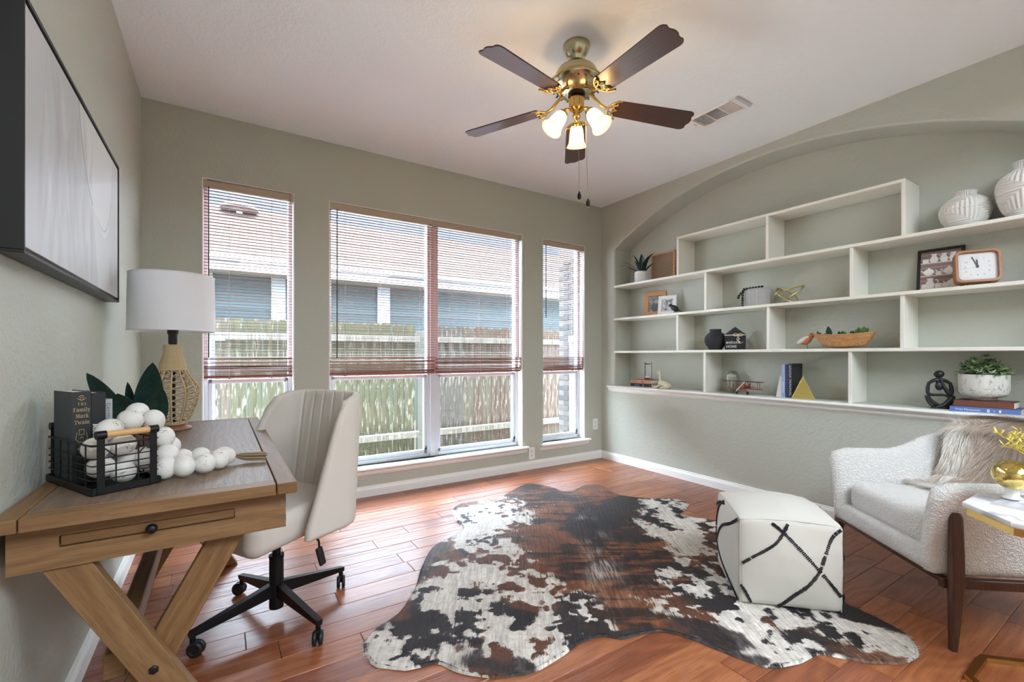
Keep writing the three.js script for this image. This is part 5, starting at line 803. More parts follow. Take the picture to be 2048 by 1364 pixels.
  frame(art, 0.215, 0.272, 0.016, 0.018, M.black, (g, w, h) => {
    g.fillStyle = '#9b8782'; g.fillRect(0, 0, w, h); g.fillStyle = '#86706d'; for (let i = 0; i < 9; i++) g.fillRect(0, i * 48, w, 22);
    const pot = (x, y, s, k) => { g.fillStyle = '#eceae6'; g.strokeStyle = '#c3beb8'; g.lineWidth = 3; g.beginPath(); if (k === 0) { g.ellipse(x, y - 30 * s, 36 * s, 30 * s, 0, 0, 7); g.fill(); g.beginPath(); g.ellipse(x, y - 62 * s, 9 * s, 8 * s, 0, 0, 7); g.fill(); g.lineWidth = 8 * s; g.strokeStyle = '#e6e3de'; g.beginPath(); g.arc(x + 40 * s, y - 30 * s, 16 * s, -1.5, 1.6); g.stroke(); g.beginPath(); g.moveTo(x - 28 * s, y - 24 * s); g.lineTo(x - 56 * s, y - 52 * s); g.stroke(); } else if (k === 1) { g.moveTo(x - 22 * s, y); g.quadraticCurveTo(x - 40 * s, y - 40 * s, x - 16 * s, y - 62 * s); g.lineTo(x - 24 * s, y - 84 * s); g.lineTo(x + 20 * s, y - 84 * s); g.quadraticCurveTo(x + 8 * s, y - 60 * s, x + 26 * s, y - 36 * s); g.quadraticCurveTo(x + 30 * s, y - 10 * s, x + 18 * s, y); g.fill(); g.lineWidth = 7 * s; g.strokeStyle = '#e0ddd8'; g.beginPath(); g.arc(x + 30 * s, y - 50 * s, 18 * s, -1.6, 1.6); g.stroke(); } else { g.fillRect(x - 24 * s, y - 42 * s, 48 * s, 42 * s); g.lineWidth = 6 * s; g.strokeStyle = '#dcd9d4'; g.beginPath(); g.arc(x + 26 * s, y - 22 * s, 12 * s, -1.6, 1.6); g.stroke(); g.fillStyle = '#bfbab5'; g.fillRect(x - 24 * s, y - 44 * s, 48 * s, 5 * s); } };
    const rows = [[h * 0.29, [[40, 1, 2], [110, 1.15, 1], [190, 1.1, 1], [262, 1.1, 1]]], [h * 0.63, [[70, 1.2, 0], [150, 0.9, 2], [230, 1.2, 0]]], [h * 0.965, [[40, 1.1, 2], [85, 1.3, 1], [150, 1.1, 2], [205, 1.0, 2], [255, 1.2, 0], [300, 1, 2]]]];
    for (const [y, ps] of rows) { for (const [x, s, k] of ps) pot(x, y, s, k); g.fillStyle = '#e4e1dc'; g.fillRect(0, y, w, 9); }
  });
  const ck = thing('desk_clock', 'rounded square wooden clock with white dial on the second shelf', 'clock', [W + 0.065, S2, 2.925], FACE + 0.42);
  const rr = (a, r) => { const q = new THREE.Shape(); q.moveTo(-a + r, -a); q.lineTo(a - r, -a); q.quadraticCurveTo(a, -a, a, -a + r); q.lineTo(a, a - r); q.quadraticCurveTo(a, a, a - r, a); q.lineTo(-a + r, a); q.quadraticCurveTo(-a, a, -a, a - r); q.lineTo(-a, -a + r); q.quadraticCurveTo(-a, -a, -a + r, -a); return q; };
  const cs = 0.094, cs2 = 0.080, T = (g) => g.rotateX(-0.16).translate(0, 0.108, 0);
  const ring = rr(cs, 0.034); ring.holes.push(new THREE.Path(rr(cs2, 0.026).getPoints(10).reverse()));
  const walnutC = std({ map: woodTex([168, 116, 74], [142, 94, 56], [112, 70, 42], 930, { size: [0.3, 0.08], w: 256, h: 64 }), roughness: 0.45 });
  part(ck, 'case', T(boxUV(merge([extr(ring, 0.062, 0.002).translate(0, 0, -0.035), extr(rr(cs - 0.001, 0.033), 0.008).translate(0, 0, -0.036)]), 'x')), walnutC, 'rounded walnut case');
  part(ck, 'dial', T(new THREE.ShapeGeometry(rr(cs2 + 0.001, 0.026), 10).translate(0, 0, 0.008)), std({ color: C(222, 222, 220), roughness: 0.95 }));
  const num = canvasTex(512, 512, (g, w) => { g.fillStyle = '#dededc'; g.fillRect(0, 0, w, w); g.fillStyle = '#7c7d7e'; g.font = '48px sans-serif'; g.textAlign = 'center'; g.textBaseline = 'middle'; for (let i = 1; i <= 12; i++) { const a = i / 12 * 2 * PI, m = Math.max(Math.abs(Math.sin(a)), Math.abs(Math.cos(a))); g.fillText(String(i), w / 2 + Math.sin(a) * 195 / Math.pow(m, 0.55) * 0.93, w / 2 - Math.cos(a) * 195 / Math.pow(m, 0.55) * 0.93); } });
  part(ck, 'numerals', T(new THREE.PlaneGeometry(0.140, 0.140).translate(0, 0, 0.0088)), std({ map: num, roughness: 0.95 }), 'printed hour numerals');
  const hand = (a, l, w) => box(w, l, 0.001).translate(0, l / 2 - 0.008, 0).rotateZ(-a); part(ck, 'hour_hand', T(hand(-0.04, 0.048, 0.006).translate(0, 0, 0.0105)), M.black); part(ck, 'minute_hand', T(hand(-0.36, 0.068, 0.004).translate(0, 0, 0.012)), M.black); part(ck, 'second_hand', T(hand(-1.75, 0.066, 0.0014).translate(0, 0, 0.0134)), M.white); part(ck, 'hub', T(cyl(0.006, 0.006, 0.006, 16).rotateX(PI / 2).translate(0, 0, 0.0095)), M.black);
  part(ck, 'wire_foot', tube([[-0.05, 0.016, 0.012], [-0.04, 0.003, 0.02], [0.04, 0.003, 0.02], [0.05, 0.016, 0.012]], 0.0025, 24, 6), M.nickel);
}
// carved vases on the top shelf
function carved(o, prof, seed) {
  const nA = 240, nY = 130, pos = [], idx = [], curve = new THREE.CatmullRomCurve3(prof.map(([r, y]) => V3(r, y, 0))), hh = prof[prof.length - 1][1];
  for (let j = 0; j <= nY; j++) for (let i = 0; i <= nA; i++) {
    const p = curve.getPoint(j / nY), a = i / nA * 2 * PI, v = p.y / hh, sec = i / nA * 5, band = v < 0.12 ? -1 : v < 0.50 ? 0 : v < 0.80 ? 1 : 2, u = sec - Math.floor(sec), k = Math.floor(sec); let d = 0;
    if (band === 0 || band === 1) { const lo = band ? 0.50 : 0.12, hi = band ? 0.80 : 0.50, y = (v - lo) / (hi - lo), q = (k * 3 + band * 2 + seed) % 4; const uu = q & 1 ? 1 - u : u, yy = q & 2 ? 1 - y : y; const m = Math.max(uu, yy); d = u < 0.03 || u > 0.97 || y < 0.04 || y > 0.96 ? 1 : 0.5 + 0.5 * Math.cos(m * 7 * 2 * PI); }
    else if (band === 2) d = 0.5 + 0.5 * Math.cos(i / nA * 34 * 2 * PI); else d = 0.5 + 0.5 * Math.cos(v / 0.12 * 3 * 2 * PI);
    const r = Math.max(0.001, p.x - 0.0065 * (1 - sst(0.1, 0.75, d)) * (j > 2 && j < nY - 4 ? 1 : 0)); pos.push(r * Math.sin(a), p.y, r * Math.cos(a));
    if (j < nY && i < nA) { const q = j * (nA + 1) + i; idx.push(q, q + 1, q + nA + 2, q, q + nA + 2, q + nA + 1); }
  }
  const g = new THREE.BufferGeometry(); g.setAttribute('position', new THREE.Float32BufferAttribute(pos, 3)); g.setIndex(idx); g.computeVertexNormals();
  part(o, 'body', g, std({ color: C(224, 222, 216), roughness: 0.7, side: THREE.DoubleSide }), 'carved line relief'); const [rt, yt] = prof[prof.length - 1]; part(o, 'inner_neck', lathe([[rt, yt], [rt - 0.006, yt + 0.002], [rt - 0.009, yt - 0.01], [rt - 0.009, yt - 0.05], [0, yt - 0.05]], 32), std({ color: C(224, 222, 216), roughness: 0.7 }));
}
carved(thing('carved_vase', 'small round white vase with carved geometric lines on the top shelf', 'vase', [XS, S1, 2.865], 0.3), [[0.062, 0], [0.09, 0.03], [0.111, 0.08], [0.113, 0.115], [0.10, 0.15], [0.070, 0.176], [0.052, 0.186], [0.049, 0.198], [0.052, 0.212]], 1);
carved(thing('carved_vase', 'tall white vase with carved geometric lines next to the small carved vase', 'vase', [XS - 0.02, S1, 3.112], 1.1), [[0.070, 0], [0.098, 0.05], [0.120, 0.12], [0.124, 0.17], [0.112, 0.215], [0.080, 0.245], [0.058, 0.26], [0.054, 0.28], [0.057, 0.30]], 2);
{ // third shelf
  solo('black_vase', 'round matte black vase with a short neck on the third shelf', 'vase', lathe([[0, 0], [0.052, 0], [0.053, 0.010], [0.058, 0.018], [0.078, 0.040], [0.088, 0.068], [0.089, 0.092], [0.082, 0.118], [0.066, 0.140], [0.050, 0.150], [0.047, 0.156], [0.047, 0.180], [0.042, 0.180], [0.041, 0.15], [0, 0.14]], 48), M.blackMatte, [XS - 0.03, S3, 1.305]);
  const hs = thing('house_sign', 'black house shaped wooden sign with white lettering and a twine bow', 'sign', [XS - 0.045, S3, 1.492], FACE + 0.45);
  const sh = shapeOf([[-0.078, 0], [0.078, 0], [0.078, 0.128], [0, 0.192], [-0.078, 0.128]]);
  part(hs, 'block', extr(sh, 0.03, 0.001).translate(0, 0, -0.03), M.blackMatte);
  part(hs, 'lettering', new THREE.PlaneGeometry(0.15, 0.105).translate(0, 0.058, 0.0005), std({ map: canvasTex(600, 420, (g, w, h) => { g.fillStyle = '#28282a'; g.fillRect(0, 0, w, h); g.fillStyle = '#eceae4'; g.strokeStyle = '#eceae4'; g.lineCap = 'round'; g.font = '112px sans-serif'; g.textAlign = 'left'; g.fillText('HOME', 36, 372);
    g.font = 'italic 120px serif'; g.fillText('welcome', 24, 236, 440); g.lineWidth = 8; g.beginPath(); g.moveTo(24, 200); g.quadraticCurveTo(40, 250, 66, 190); g.moveTo(440, 226); g.quadraticCurveTo(500, 236, 540, 176); g.stroke(); }), roughness: 0.8 }));
  const tw = std({ color: C(214, 204, 184), roughness: 1 }); const lp = (s) => Array.from({ length: 14 }, (_, i) => { const t = i / 13 * 2 * PI; return V3(s * (0.018 - 0.018 * Math.cos(t)) + 0.022, 0.124 + 0.010 * Math.sin(t), 0.005); });
  part(hs, 'twine_bow', merge([bar([-0.079, 0.124, 0.002], [0.079, 0.124, 0.002], 0.002, 0.002, 6), bar([-0.079, 0.120, 0.002], [0.079, 0.121, 0.002], 0.002, 0.002, 6), tube(lp(1), 0.0024, 30, 6), tube(lp(-1), 0.0024, 30, 6), tube([[0.022, 0.122, 0.005], [0.028, 0.10, 0.006], [0.022, 0.078, 0.006]], 0.0024, 12, 6), tube([[0.022, 0.122, 0.005], [0.018, 0.10, 0.006], [0.012, 0.082, 0.006]], 0.0024, 12, 6), new THREE.SphereGeometry(0.007, 10, 8).translate(0.022, 0.076, 0.007), new THREE.SphereGeometry(0.006, 10, 8).translate(0.030, 0.090, 0.007), new THREE.SphereGeometry(0.006, 10, 8).translate(0.032, 0.066, 0.007)]), tw, 'cream twine bow with beads');
  // robin figurine
  const rb = thing('bird_figurine', 'orange breasted bird figurine on wire legs beside the wooden bowl', 'figurine', [XS - 0.04, S3, 2.035], FACE + 0.2);
  const orange = std({ map: tex(64, 64, (u, v) => mix3([204, 134, 86], [176, 104, 62], fbm(u * 8, v * 8, 8, 8, 4))), roughness: 0.6 }), greyW = std({ color: C(196, 190, 186), roughness: 0.6 }), brownW = std({ color: C(122, 96, 76), roughness: 0.7 });
  part(rb, 'body', lathe([[0, -0.046], [0.014, -0.042], [0.027, -0.026], [0.031, -0.004], [0.027, 0.018], [0.020, 0.032], [0.019, 0.042], [0.015, 0.053], [0.006, 0.060], [0, 0.061]], 24).rotateZ(-0.85).translate(0.0, 0.068, 0), orange);
  part(rb, 'cap', new THREE.SphereGeometry(0.0185, 16, 10, 0, 2 * PI, 0, 1.3).rotateZ(0.35).translate(0.034, 0.098, 0), brownW); part(rb, 'beak', bar([0.048, 0.096, 0], [0.062, 0.093, 0], 0.004, 0.0004, 8), brownW);
  for (const s of [-1, 1]) { const wg = new THREE.SphereGeometry(1, 16, 12).scale(0.046, 0.016, 0.006).rotateZ(0.62).rotateY(s * 0.08).translate(-0.018, 0.066, s * 0.026); part(rb, 'wing', wg, greyW, 'pale grey wing'); part(rb, 'leg', merge([bar([0.004, 0.04, s * 0.012], [0.006, 0.002, s * 0.012], 0.0012, 0.0012, 6), bar([0.006, 0.002, s * 0.012], [0.02, 0.001, s * 0.016], 0.001, 0.001, 5)]), M.black); }
  part(rb, 'tail', new ConvexGeometry([[-0.03, 0.05, 0.008], [-0.03, 0.05, -0.008], [-0.03, 0.043, 0.006], [-0.03, 0.043, -0.006], [-0.078, 0.034, 0.008], [-0.078, 0.034, -0.008], [-0.076, 0.029, 0.007], [-0.076, 0.029, -0.007]].map((q) => V3(...q))), greyW);
  // wooden bowl with succulents
  const bl = thing('wooden_bowl', 'carved wooden dough bowl filled with green succulents on the third shelf', 'bowl', [XS - 0.045, S3, 2.27], FACE + 0.05);
  const bp = (s, t) => { const a = s * 2 * PI, r = Math.min(1, Math.sqrt(t / 0.14)), wob = 1 + 0.03 * Math.sin(3 * a + 1) + 0.02 * Math.sin(5 * a); return V3(Math.cos(a) * lerp(0.105, 0.182, Math.pow(t, 0.85)) * r * wob, 0.006 + 0.098 * Math.pow(t, 1.15) + 0.006 * Math.cos(2 * a) * t, Math.sin(a) * lerp(0.05, 0.078, Math.pow(t, 0.8)) * r * wob); };
  const bw = std({ map: woodTex([196, 148, 98], [162, 112, 66], [124, 82, 48], 950, { size: [0.25, 0.12], w: 256, h: 128, rings: 4, knots: 0.9 }), roughness: 0.55 });
  { const n = 64, mm = 14, pos = [], idx = []; for (const k of [0, 1]) for (let j = 0; j <= mm; j++) for (let i = 0; i < n; i++) { const q = bp(i / n, j / mm); const f = k ? 0.93 : 1; pos.push(q.x * f, k ? Math.max(q.y, 0.02) + (j === mm ? 0 : 0.006) : q.y - 0.006 * (j === 0 ? 1 : 0), q.z * f); } const base = (mm + 1) * n; for (const k of [0, 1]) for (let j = 0; j < mm; j++) for (let i = 0; i < n; i++) { const A = k * base + j * n + i, Bq = k * base + j * n + (i + 1) % n; const f = [A, A + n, Bq + n, A, Bq + n, Bq]; if (k) idx.push(f[0], f[2], f[1], f[3], f[5], f[4]); else idx.push(...f); } for (let i = 0; i < n; i++) { const A = mm * n + i, Bq = mm * n + (i + 1) % n; idx.push(A, A + base, Bq + base, A, Bq + base, Bq); } const g = new THREE.BufferGeometry(); g.setAttribute('position', new THREE.Float32BufferAttribute(pos, 3)); g.setIndex(idx); g.computeVertexNormals(); part(bl, 'bowl', boxUV(g, 'x'), bw).material.side = THREE.DoubleSide; }
  part(bl, 'moss_fill', bend(new THREE.SphereGeometry(1, 24, 10), (v) => { v.set(v.x * 0.155, 0.078 + v.y * 0.016, v.z * 0.06); }), std({ color: C(66, 62, 46), roughness: 1 }));
  const gr = [leafM(60, 92, 58, 17), leafM(92, 122, 66, 18), leafM(48, 74, 56, 19)], r = rng(23);
  for (const [x, z, m, n, l, w, up] of [[-0.085, 0.0, 2, 6, 0.075, 0.026, 0.25], [0.105, 0.0, 1, 12, 0.058, 0.030, 0.8], [0.0, 0.02, 0, 9, 0.040, 0.022, 0.95], [-0.13, 0.01, 2, 8, 0.045, 0.022, 1.2], [0.05, -0.02, 0, 8, 0.04, 0.02, 1.0]]) for (let i = 0; i < n; i++) part(bl, 'succulent_leaf', leaf(l * (0.8 + 0.4 * r()), w, up * (0.5 + 0.7 * r()), i * 2.4 + r() * 0.4, 0.5, -0.2, 0.003).translate(x, 0.082, z), gr[m]);
}
{ // ledge
  const flat = (name, label, pos, turn, t, d, L, cover, print, grp) => { // book lying flat: spine towards +z, length L along x
    const o = thing(name, label, 'book', pos, turn, grp), c = 0.0025, m = std({ color: cover, roughness: 0.6 });
    part(o, 'cover', merge([lip(-L / 2, L / 2, 0, c, -d / 2, d / 2, 0.0006), lip(-L / 2, L / 2, t - c, t, -d / 2, d / 2, 0.0006), lip(-L / 2, L / 2, 0, t, d / 2 - c, d / 2, 0.0008)]), m);
    part(o, 'page_block', B(-L / 2 + 0.003, L / 2 - 0.003, c, t - c, -d / 2 + 0.004, d / 2 - c), M.paper, 'cream page block');
    if (print) part(o, 'spine_print', new THREE.PlaneGeometry(L - 0.002, t - 0.001).translate(0, t / 2, d / 2 + 0.0004), std({ map: canvasTex(1024, Math.round(1024 * t / L), print), roughness: 0.6 })); return o;
  };
  flat('book', 'dark navy hardback lying under the orange book at the window end of the ledge', [XS + 0.0, S4, 0.505], FACE + 0.12, 0.036, 0.15, 0.245, C(38, 44, 54), (g, w, h) => { g.fillStyle = '#232a34'; g.fillRect(0, 0, w, h); g.fillStyle = '#7d93a8'; for (let i = 0; i < 8; i++) { g.fillRect(200 + i * 30, h * 0.26, 18, 34); g.fillRect(200 + i * 34, h * 0.6, 22, 34); } g.fillStyle = '#8d949c'; g.fillRect(600, 40, 60, h - 80); g.fillRect(930, 60, 40, 40); });
  flat('book', 'orange brown hardback with dark block letters lying on the navy book', [XS - 0.005, S4 + 0.036, 0.515], FACE + 0.02, 0.036, 0.155, 0.255, C(168, 106, 80), (g, w, h) => { g.fillStyle = '#bd8468'; g.fillRect(0, 0, w, h); g.fillStyle = '#5e2f22'; g.font = 'bold 92px serif'; g.textBaseline = 'middle'; g.fillText('WILD', 70, h / 2 + 4); g.fillText('BILL', 560, h / 2 + 4); });
  const hg = thing('hourglass', 'small hourglass in a black wire frame standing on stacked books', 'hourglass', [XS - 0.02, S4 + 0.072, 0.55]);
  for (let i = 0; i < 3; i++) { const a = i * 2.094 + 0.9; part(hg, 'rod', merge([bar([0.042 * Math.cos(a), 0, 0.042 * Math.sin(a)], [0.042 * Math.cos(a), 0.172, 0.042 * Math.sin(a)], 0.0022, 0.0022, 8), new THREE.SphereGeometry(0.0042, 8, 6).translate(0.042 * Math.cos(a), 0.172, 0.042 * Math.sin(a)), bar([0, 0.160, 0], [0.042 * Math.cos(a), 0.162, 0.042 * Math.sin(a)], 0.002, 0.002, 6), bar([0, 0.012, 0], [0.042 * Math.cos(a), 0.010, 0.042 * Math.sin(a)], 0.002, 0.002, 6)]), M.black); }
  part(hg, 'cap', merge([cyl(0.027, 0.027, 0.008, 24).translate(0, 0.008, 0), cyl(0.027, 0.027, 0.008, 24).translate(0, 0.156, 0)]), M.black);
  part(hg, 'glass_bulb', lathe([[0.024, 0.016], [0.029, 0.03], [0.028, 0.05], [0.014, 0.072], [0.004, 0.086], [0.014, 0.10], [0.028, 0.122], [0.029, 0.142], [0.024, 0.156]], 28), M.glass); part(hg, 'sand', lathe([[0, 0.018], [0.022, 0.018], [0.027, 0.03], [0.02, 0.036], [0, 0.044]], 24), M.white);
  // resting giraffe figurine
  const gf = thing('giraffe_figurine', 'cream resting giraffe figurine beside the stacked books', 'figurine', [W + 0.045, S4, 0.80], FACE);
  const cream = std({ color: C(206, 196, 168), roughness: 0.4 });
  const gb = merge([tube([[-0.040, 0.045, 0], [-0.046, 0.085, 0], [-0.050, 0.125, 0], [-0.046, 0.152, 0]], 0.013, 24, 12), new THREE.SphereGeometry(1, 20, 14).scale(0.068, 0.036, 0.038).rotateZ(-0.25).translate(0.012, 0.038, 0), new THREE.SphereGeometry(1, 16, 12).scale(0.026, 0.015, 0.014).rotateZ(0.25).translate(-0.062, 0.152, 0), new THREE.SphereGeometry(1, 14, 10).scale(0.03, 0.04, 0.026).translate(-0.034, 0.046, 0), tube([[-0.03, 0.03, 0.025], [-0.065, 0.012, 0.03], [-0.10, 0.010, 0.028]], 0.010, 12, 8), tube([[-0.03, 0.03, -0.025], [-0.06, 0.012, -0.03], [-0.09, 0.010, -0.028]], 0.010, 12, 8), new THREE.SphereGeometry(1, 14, 10).scale(0.034, 0.022, 0.018).translate(0.05, 0.022, 0.032), tube([[0.05, 0.014, 0.036], [0.02, 0.010, 0.046], [-0.008, 0.009, 0.046]], 0.009, 12, 8), tube([[0.07, 0.03, 0], [0.085, 0.02, 0.006], [0.084, 0.008, 0.01]], 0.004, 10, 6)]);
  part(gf, 'body', gb, cream); for (const s of [-1, 1]) { part(gf, 'ear', new THREE.SphereGeometry(1, 10, 8).scale(0.012, 0.006, 0.005).rotateZ(0.9).translate(-0.042, 0.168, s * 0.012), cream); part(gf, 'horn', merge([bar([-0.048, 0.16, s * 0.005], [-0.042, 0.182, s * 0.006], 0.003, 0.0025, 6), new THREE.SphereGeometry(0.004, 8, 6).translate(-0.042, 0.183, s * 0.006)]), cream); }
  // ribbed silver cactus
  const cp = [], ci = []; { const nA = 96, nY = 40; for (let j = 0; j <= nY; j++) for (let i = 0; i < nA; i++) { const t = j / nY, a = i / nA * 2 * PI, e = t < 0.72 ? lerp(0.038, 0.050, sst(0, 0.4, t)) : 0.050 * Math.sqrt(Math.max(0, 1 - ((t - 0.72) / 0.28) ** 2)), r = e * (1 + 0.10 * Math.abs(Math.cos(a * 6)) - 0.06); cp.push(r * Math.cos(a), 0.188 * t, r * Math.sin(a)); if (j < nY) { const A = j * nA + i, Bq = j * nA + (i + 1) % nA; ci.push(A, A + nA, Bq + nA, A, Bq + nA, Bq); } } }
  const cg = new THREE.BufferGeometry(); cg.setAttribute('position', new THREE.Float32BufferAttribute(cp, 3)); cg.setIndex(ci); cg.computeVertexNormals(); solo('cactus_ornament', 'ribbed silver green cactus ornament behind the model biplane', 'ornament', cg, std({ color: C(150, 156, 140), roughness: 0.28, metalness: 0.6 }), [XS + 0.03, S4, 1.425]);
  // model biplane, nose towards the room
  const pl = thing('model_biplane', 'red model biplane standing on the ledge', 'model plane', [W + 0.06, S4, 1.575], FACE + 0.02);
  const red = std({ color: C(142, 62, 48), roughness: 0.45 }), dk = std({ color: C(84, 40, 36), roughness: 0.45 }), wireM = M.nickel;
  part(pl, 'fuselage', lathe([[0, -0.085], [0.008, -0.08], [0.016, -0.04], [0.021, 0.02], [0.022, 0.045], [0.016, 0.056], [0, 0.058]], 20).rotateX(PI / 2).rotateX(-0.10).translate(0, 0.062, -0.01), red);
  part(pl, 'upper_wing', rbox(0.325, 0.005, 0.048, 0.002, 0, 0.108, 0.015, 2), dk); part(pl, 'lower_wing', rbox(0.29, 0.005, 0.044, 0.002, 0, 0.049, 0.010, 2), red);
  for (const s of [-1, 1]) { for (const x of [0.05, 0.125]) for (const z of [-0.004, 0.03]) part(pl, 'strut', bar([s * x, 0.05, z], [s * x, 0.107, z], 0.0018, 0.0018, 6), red); part(pl, 'rigging_wire', merge([bar([s * 0.05, 0.052, 0.014], [s * 0.125, 0.106, 0.014], 0.0006, 0.0006, 4), bar([s * 0.125, 0.052, 0.014], [s * 0.05, 0.106, 0.014], 0.0006, 0.0006, 4)]), wireM); part(pl, 'cabane_strut', bar([s * 0.016, 0.075, 0.015], [s * 0.024, 0.107, 0.015], 0.0018, 0.0018, 6), red); part(pl, 'wheel', new THREE.TorusGeometry(0.0105, 0.0042, 8, 20).rotateY(PI / 2).translate(s * 0.044, 0.0148, 0.022), M.black); part(pl, 'gear_strut', merge([bar([s * 0.044, 0.015, 0.022], [s * 0.012, 0.05, 0.03], 0.0016, 0.0016, 6), bar([s * 0.044, 0.015, 0.022], [s * 0.012, 0.05, 0.005], 0.0016, 0.0016, 6)]), red); }
  part(pl, 'axle', bar([-0.044, 0.0148, 0.022], [0.044, 0.0148, 0.022], 0.0016, 0.0016, 6), wireM); part(pl, 'propeller', merge([rbox(0.010, 0.105, 0.003, 0.0014, 0, 0, 0, 2).rotateZ(-0.75), cyl(0.005, 0.003, 0.01, 12).rotateX(PI / 2)]).translate(0, 0.068, 0.052), std({ color: C(196, 176, 160), roughness: 0.5 })); part(pl, 'tailplane', merge([rbox(0.09, 0.003, 0.024, 0.001, 0, 0.055, -0.085, 2), rbox(0.003, 0.03, 0.024, 0.001, 0, 0.070, -0.087, 2)]), red);
  // upright books between bookends
  const up = (label, z, t, h, d, cover, print) => { const o = thing('book', label, 'book', [XS - 0.0, S4, z], FACE); bookParts(o, { t, h, d, cover, print, pw: 128, ph: 900 }); };
  up('pale blue hardback standing between the bookends on the ledge', 1.890, 0.026, 0.252, 0.15, C(150, 166, 192), (g, w, h) => { g.fillStyle = '#8fa0bf'; g.fillRect(0, 0, w, h); g.fillStyle = '#dfe5ee'; for (let i = 0; i < 6; i++) { g.beginPath(); g.arc(64, 60 + i * 34, 8, 0, 7); g.fill(); } g.save(); g.translate(w / 2, 620); g.rotate(PI / 2); for (let i = 0; i < 7; i++) g.fillRect(-150 + i * 44, -20, 22, 40); g.restore(); });
  up('navy blue hardback standing beside the pale blue book', 1.916, 0.022, 0.250, 0.15, C(38, 56, 94), (g, w, h) => { g.fillStyle = '#273a63'; g.fillRect(0, 0, w, h); });
  up('black hardback with white spine letters standing against the gold bookend', 1.941, 0.024, 0.258, 0.16, C(44, 45, 46), (g, w, h) => { g.fillStyle = '#3c3c44'; g.fillRect(0, 0, w, h); g.save(); g.translate(w / 2, h / 2); g.rotate(PI / 2); g.fillStyle = '#e4e2e0'; for (let i = 0; i < 15; i++) if (i !== 6) { g.fillRect(-390 + i * 52, -26, 12, 52); g.fillRect(-390 + i * 52, i % 2 ? -26 : 14, 36, 12); } g.restore(); });
  const tri = (w, h, d) => extr(shapeOf([[-w / 2, 0], [w / 2, 0], [0, h]]), d, 0.002).translate(0, 0, -d / 2);
  solo('bookend', 'gold triangular bookend leaning on the black book', 'bookend', tri(0.15, 0.172, 0.045), std({ color: C(196, 178, 104), roughness: 0.3, metalness: 0.75 }), [W + 0.055, S4, 2.025], FACE + 0.35, 'triangular bookends');
  solo('bookend', 'white triangular bookend beside the pale blue book', 'bookend', tri(0.12, 0.16, 0.045), M.white, [XS, S4, 1.850], 0, 'triangular bookends');
  // abstract seated figure
  const fg = thing('thinker_sculpture', 'black abstract seated figure sculpture on the ledge', 'sculpture', [W + 0.065, S4, 2.765], FACE + 0.55);
  const T = (p, r, n = 30) => { const c = new THREE.CatmullRomCurve3(p.map((q) => V3(...q))), g = new THREE.TubeGeometry(c, n, 1, 12), a = g.attributes.position; for (let i = 0; i <= n; i++) { const t = i / n, ctr = c.getPointAt(t), f = t * (r.length - 1), k = Math.min(r.length - 2, Math.floor(f)), rad = lerp(r[k], r[k + 1], f - k); for (let j = 0; j <= 12; j++) { const q = i * 13 + j; a.setXYZ(q, ctr.x + (a.getX(q) - ctr.x) * rad, ctr.y + (a.getY(q) - ctr.y) * rad, ctr.z + (a.getZ(q) - ctr.z) * rad); } } g.computeVertexNormals(); return g; };
  part(fg, 'figure', merge([new THREE.SphereGeometry(1, 24, 18).scale(0.024, 0.022, 0.022).rotateZ(0.4).translate(0.0, 0.208, 0), T([[-0.006, 0.19, 0], [-0.004, 0.165, 0], [0, 0.135, 0]], [0.007, 0.011, 0.016]), new THREE.SphereGeometry(1, 20, 14).scale(0.020, 0.026, 0.014).translate(0, 0.138, 0.004), T([[-0.046, 0.155, 0], [-0.02, 0.172, 0], [0.02, 0.172, 0], [0.048, 0.158, 0]], [0.008, 0.011, 0.011, 0.008]), T([[-0.046, 0.16, 0], [-0.052, 0.125, 0], [-0.05, 0.09, 0.01], [0.02, 0.085, 0.014], [0.042, 0.075, 0.01]], [0.008, 0.010, 0.009, 0.007, 0.006]), T([[0.048, 0.16, 0], [0.054, 0.125, 0.004], [0.048, 0.09, 0.01], [0.02, 0.13, 0.014], [0.002, 0.185, 0.012]], [0.008, 0.011, 0.012, 0.008, 0.006]), T([[0.03, 0.012, -0.01], [0.045, 0.04, 0], [0.056, 0.075, 0.008], [0.02, 0.03, 0.012], [-0.034, 0.006, 0.014]], [0.014, 0.018, 0.012, 0.011, 0.006], 40), T([[0.01, 0.012, -0.008], [-0.03, 0.04, -0.002], [-0.058, 0.078, 0.004], [-0.048, 0.04, 0.004], [-0.026, 0.010, 0.006], [-0.045, 0.005, 0.01]], [0.013, 0.014, 0.011, 0.009, 0.008, 0.005], 40), new THREE.SphereGeometry(1, 16, 10).scale(0.045, 0.012, 0.022).translate(0.012, 0.011, -0.004)]), M.black);
  // pot of greenery on two books
  flat('book', 'blue hardback with white spine lettering lying under the brown book', [XS - 0.02, S4, 2.955], FACE + 0.08, 0.030, 0.17, 0.275, C(74, 96, 152), (g, w, h) => { g.fillStyle = '#5470a8'; g.fillRect(0, 0, w, h); g.fillStyle = '#dfe4ee'; g.font = '54px serif'; g.textBaseline = 'middle'; g.fillText('True Pleasures', 80, h / 2); g.fillRect(560, 26, 36, h - 52); g.fillStyle = '#5470a8'; g.fillRect(570, 40, 16, 20); g.fillStyle = '#dfe4ee'; g.beginPath(); g.arc(660, h / 2, 10, 0, 7); g.fill(); g.fillRect(728, 30, 30, h - 60); });
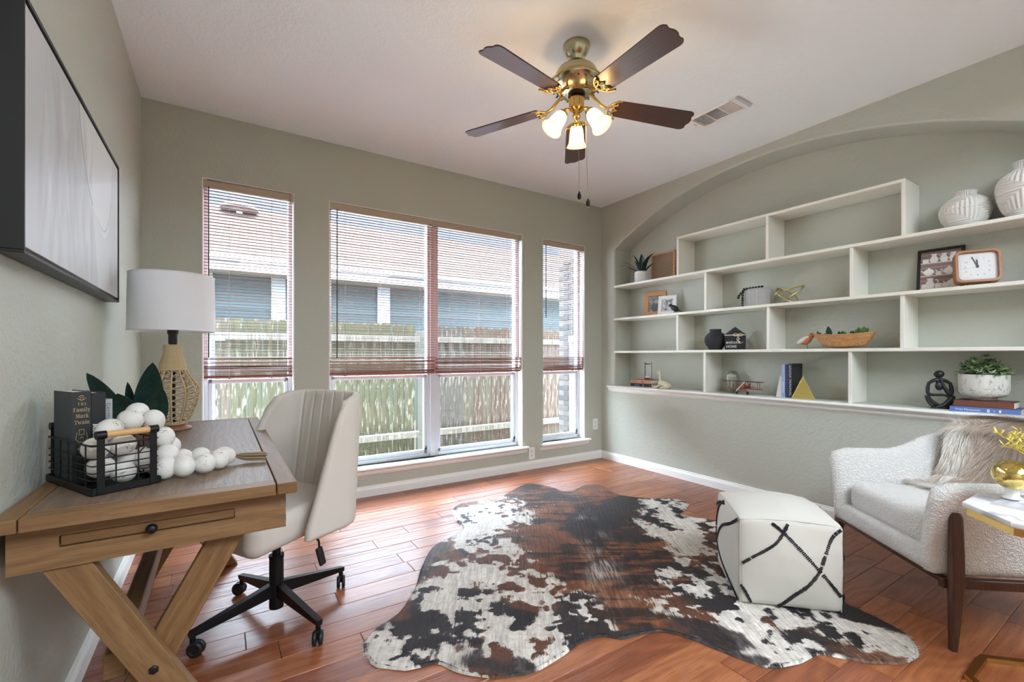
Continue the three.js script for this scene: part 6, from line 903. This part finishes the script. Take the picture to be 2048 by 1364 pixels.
  flat('book', 'brown leather book lying on the blue book under the stone pot', [XS - 0.015, S4 + 0.030, 2.955], FACE + 0.02, 0.036, 0.165, 0.235, C(110, 66, 52), null);
  const pt = thing('potted_greenery', 'white speckled footed pot of leafy greenery standing on two books', 'plant', [XS - 0.02, S4 + 0.066, 2.945]);
  const stone = std({ map: tex(512, 256, (u, v) => { const a = fbm(u * 30, v * 12, 30, 12, 61, 3), b = fbm(u * 70, v * 34, 70, 34, 67, 2); let c = mix3([222, 220, 212], [196, 194, 186], a); c = mix3(c, [120, 112, 102], sst(0.60, 0.72, b) * (0.25 + 0.6 * sst(0.72, 0.86, v) + 0.25 * sst(0.5, 0.62, a))); return c; }), roughness: 0.3 });
  part(pt, 'pot', lathe([[0, 0], [0.050, 0], [0.052, 0.012], [0.060, 0.018], [0.088, 0.026], [0.100, 0.044], [0.104, 0.07], [0.105, 0.146], [0.101, 0.148], [0.099, 0.14], [0.098, 0.13], [0, 0.128]], 56), stone);
  const gm = [leafM(98, 128, 82, 71, 0.5), leafM(140, 162, 112, 72, 0.5), leafM(64, 98, 60, 73, 0.5), leafM(190, 200, 160, 74, 0.5)], r = rng(29), lists = [[], [], [], []];
  for (let k = 0; k < 95; k++) { const a = r() * 6.283, q = Math.sqrt(r()), R = 0.105 * q, hh = 0.135 + (1 - q * q) * 0.085 * (0.5 + r() * 0.8) + r() * 0.02; const li = lists[Math.floor(r() * 3.4)]; for (let i = 0; i < 7; i++) li.push(leaf(0.020 + r() * 0.010, 0.0085, 0.6 + r() * 0.7, i * 0.9 + r(), 0.3, 0.2, 0.0012).rotateX((r() - 0.5) * 0.7).rotateZ((r() - 0.5) * 0.7 - 0 * q).translate(R * Math.cos(a), hh, R * Math.sin(a))); }
  lists.forEach((l, i) => { if (l.length) { const m = part(pt, 'foliage', merge(l), gm[i]); m.userData.kind = 'stuff'; } });
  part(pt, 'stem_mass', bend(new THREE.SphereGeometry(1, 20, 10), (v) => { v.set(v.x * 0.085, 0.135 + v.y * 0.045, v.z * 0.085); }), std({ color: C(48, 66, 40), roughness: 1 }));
}
renderer.render(scene, camera);
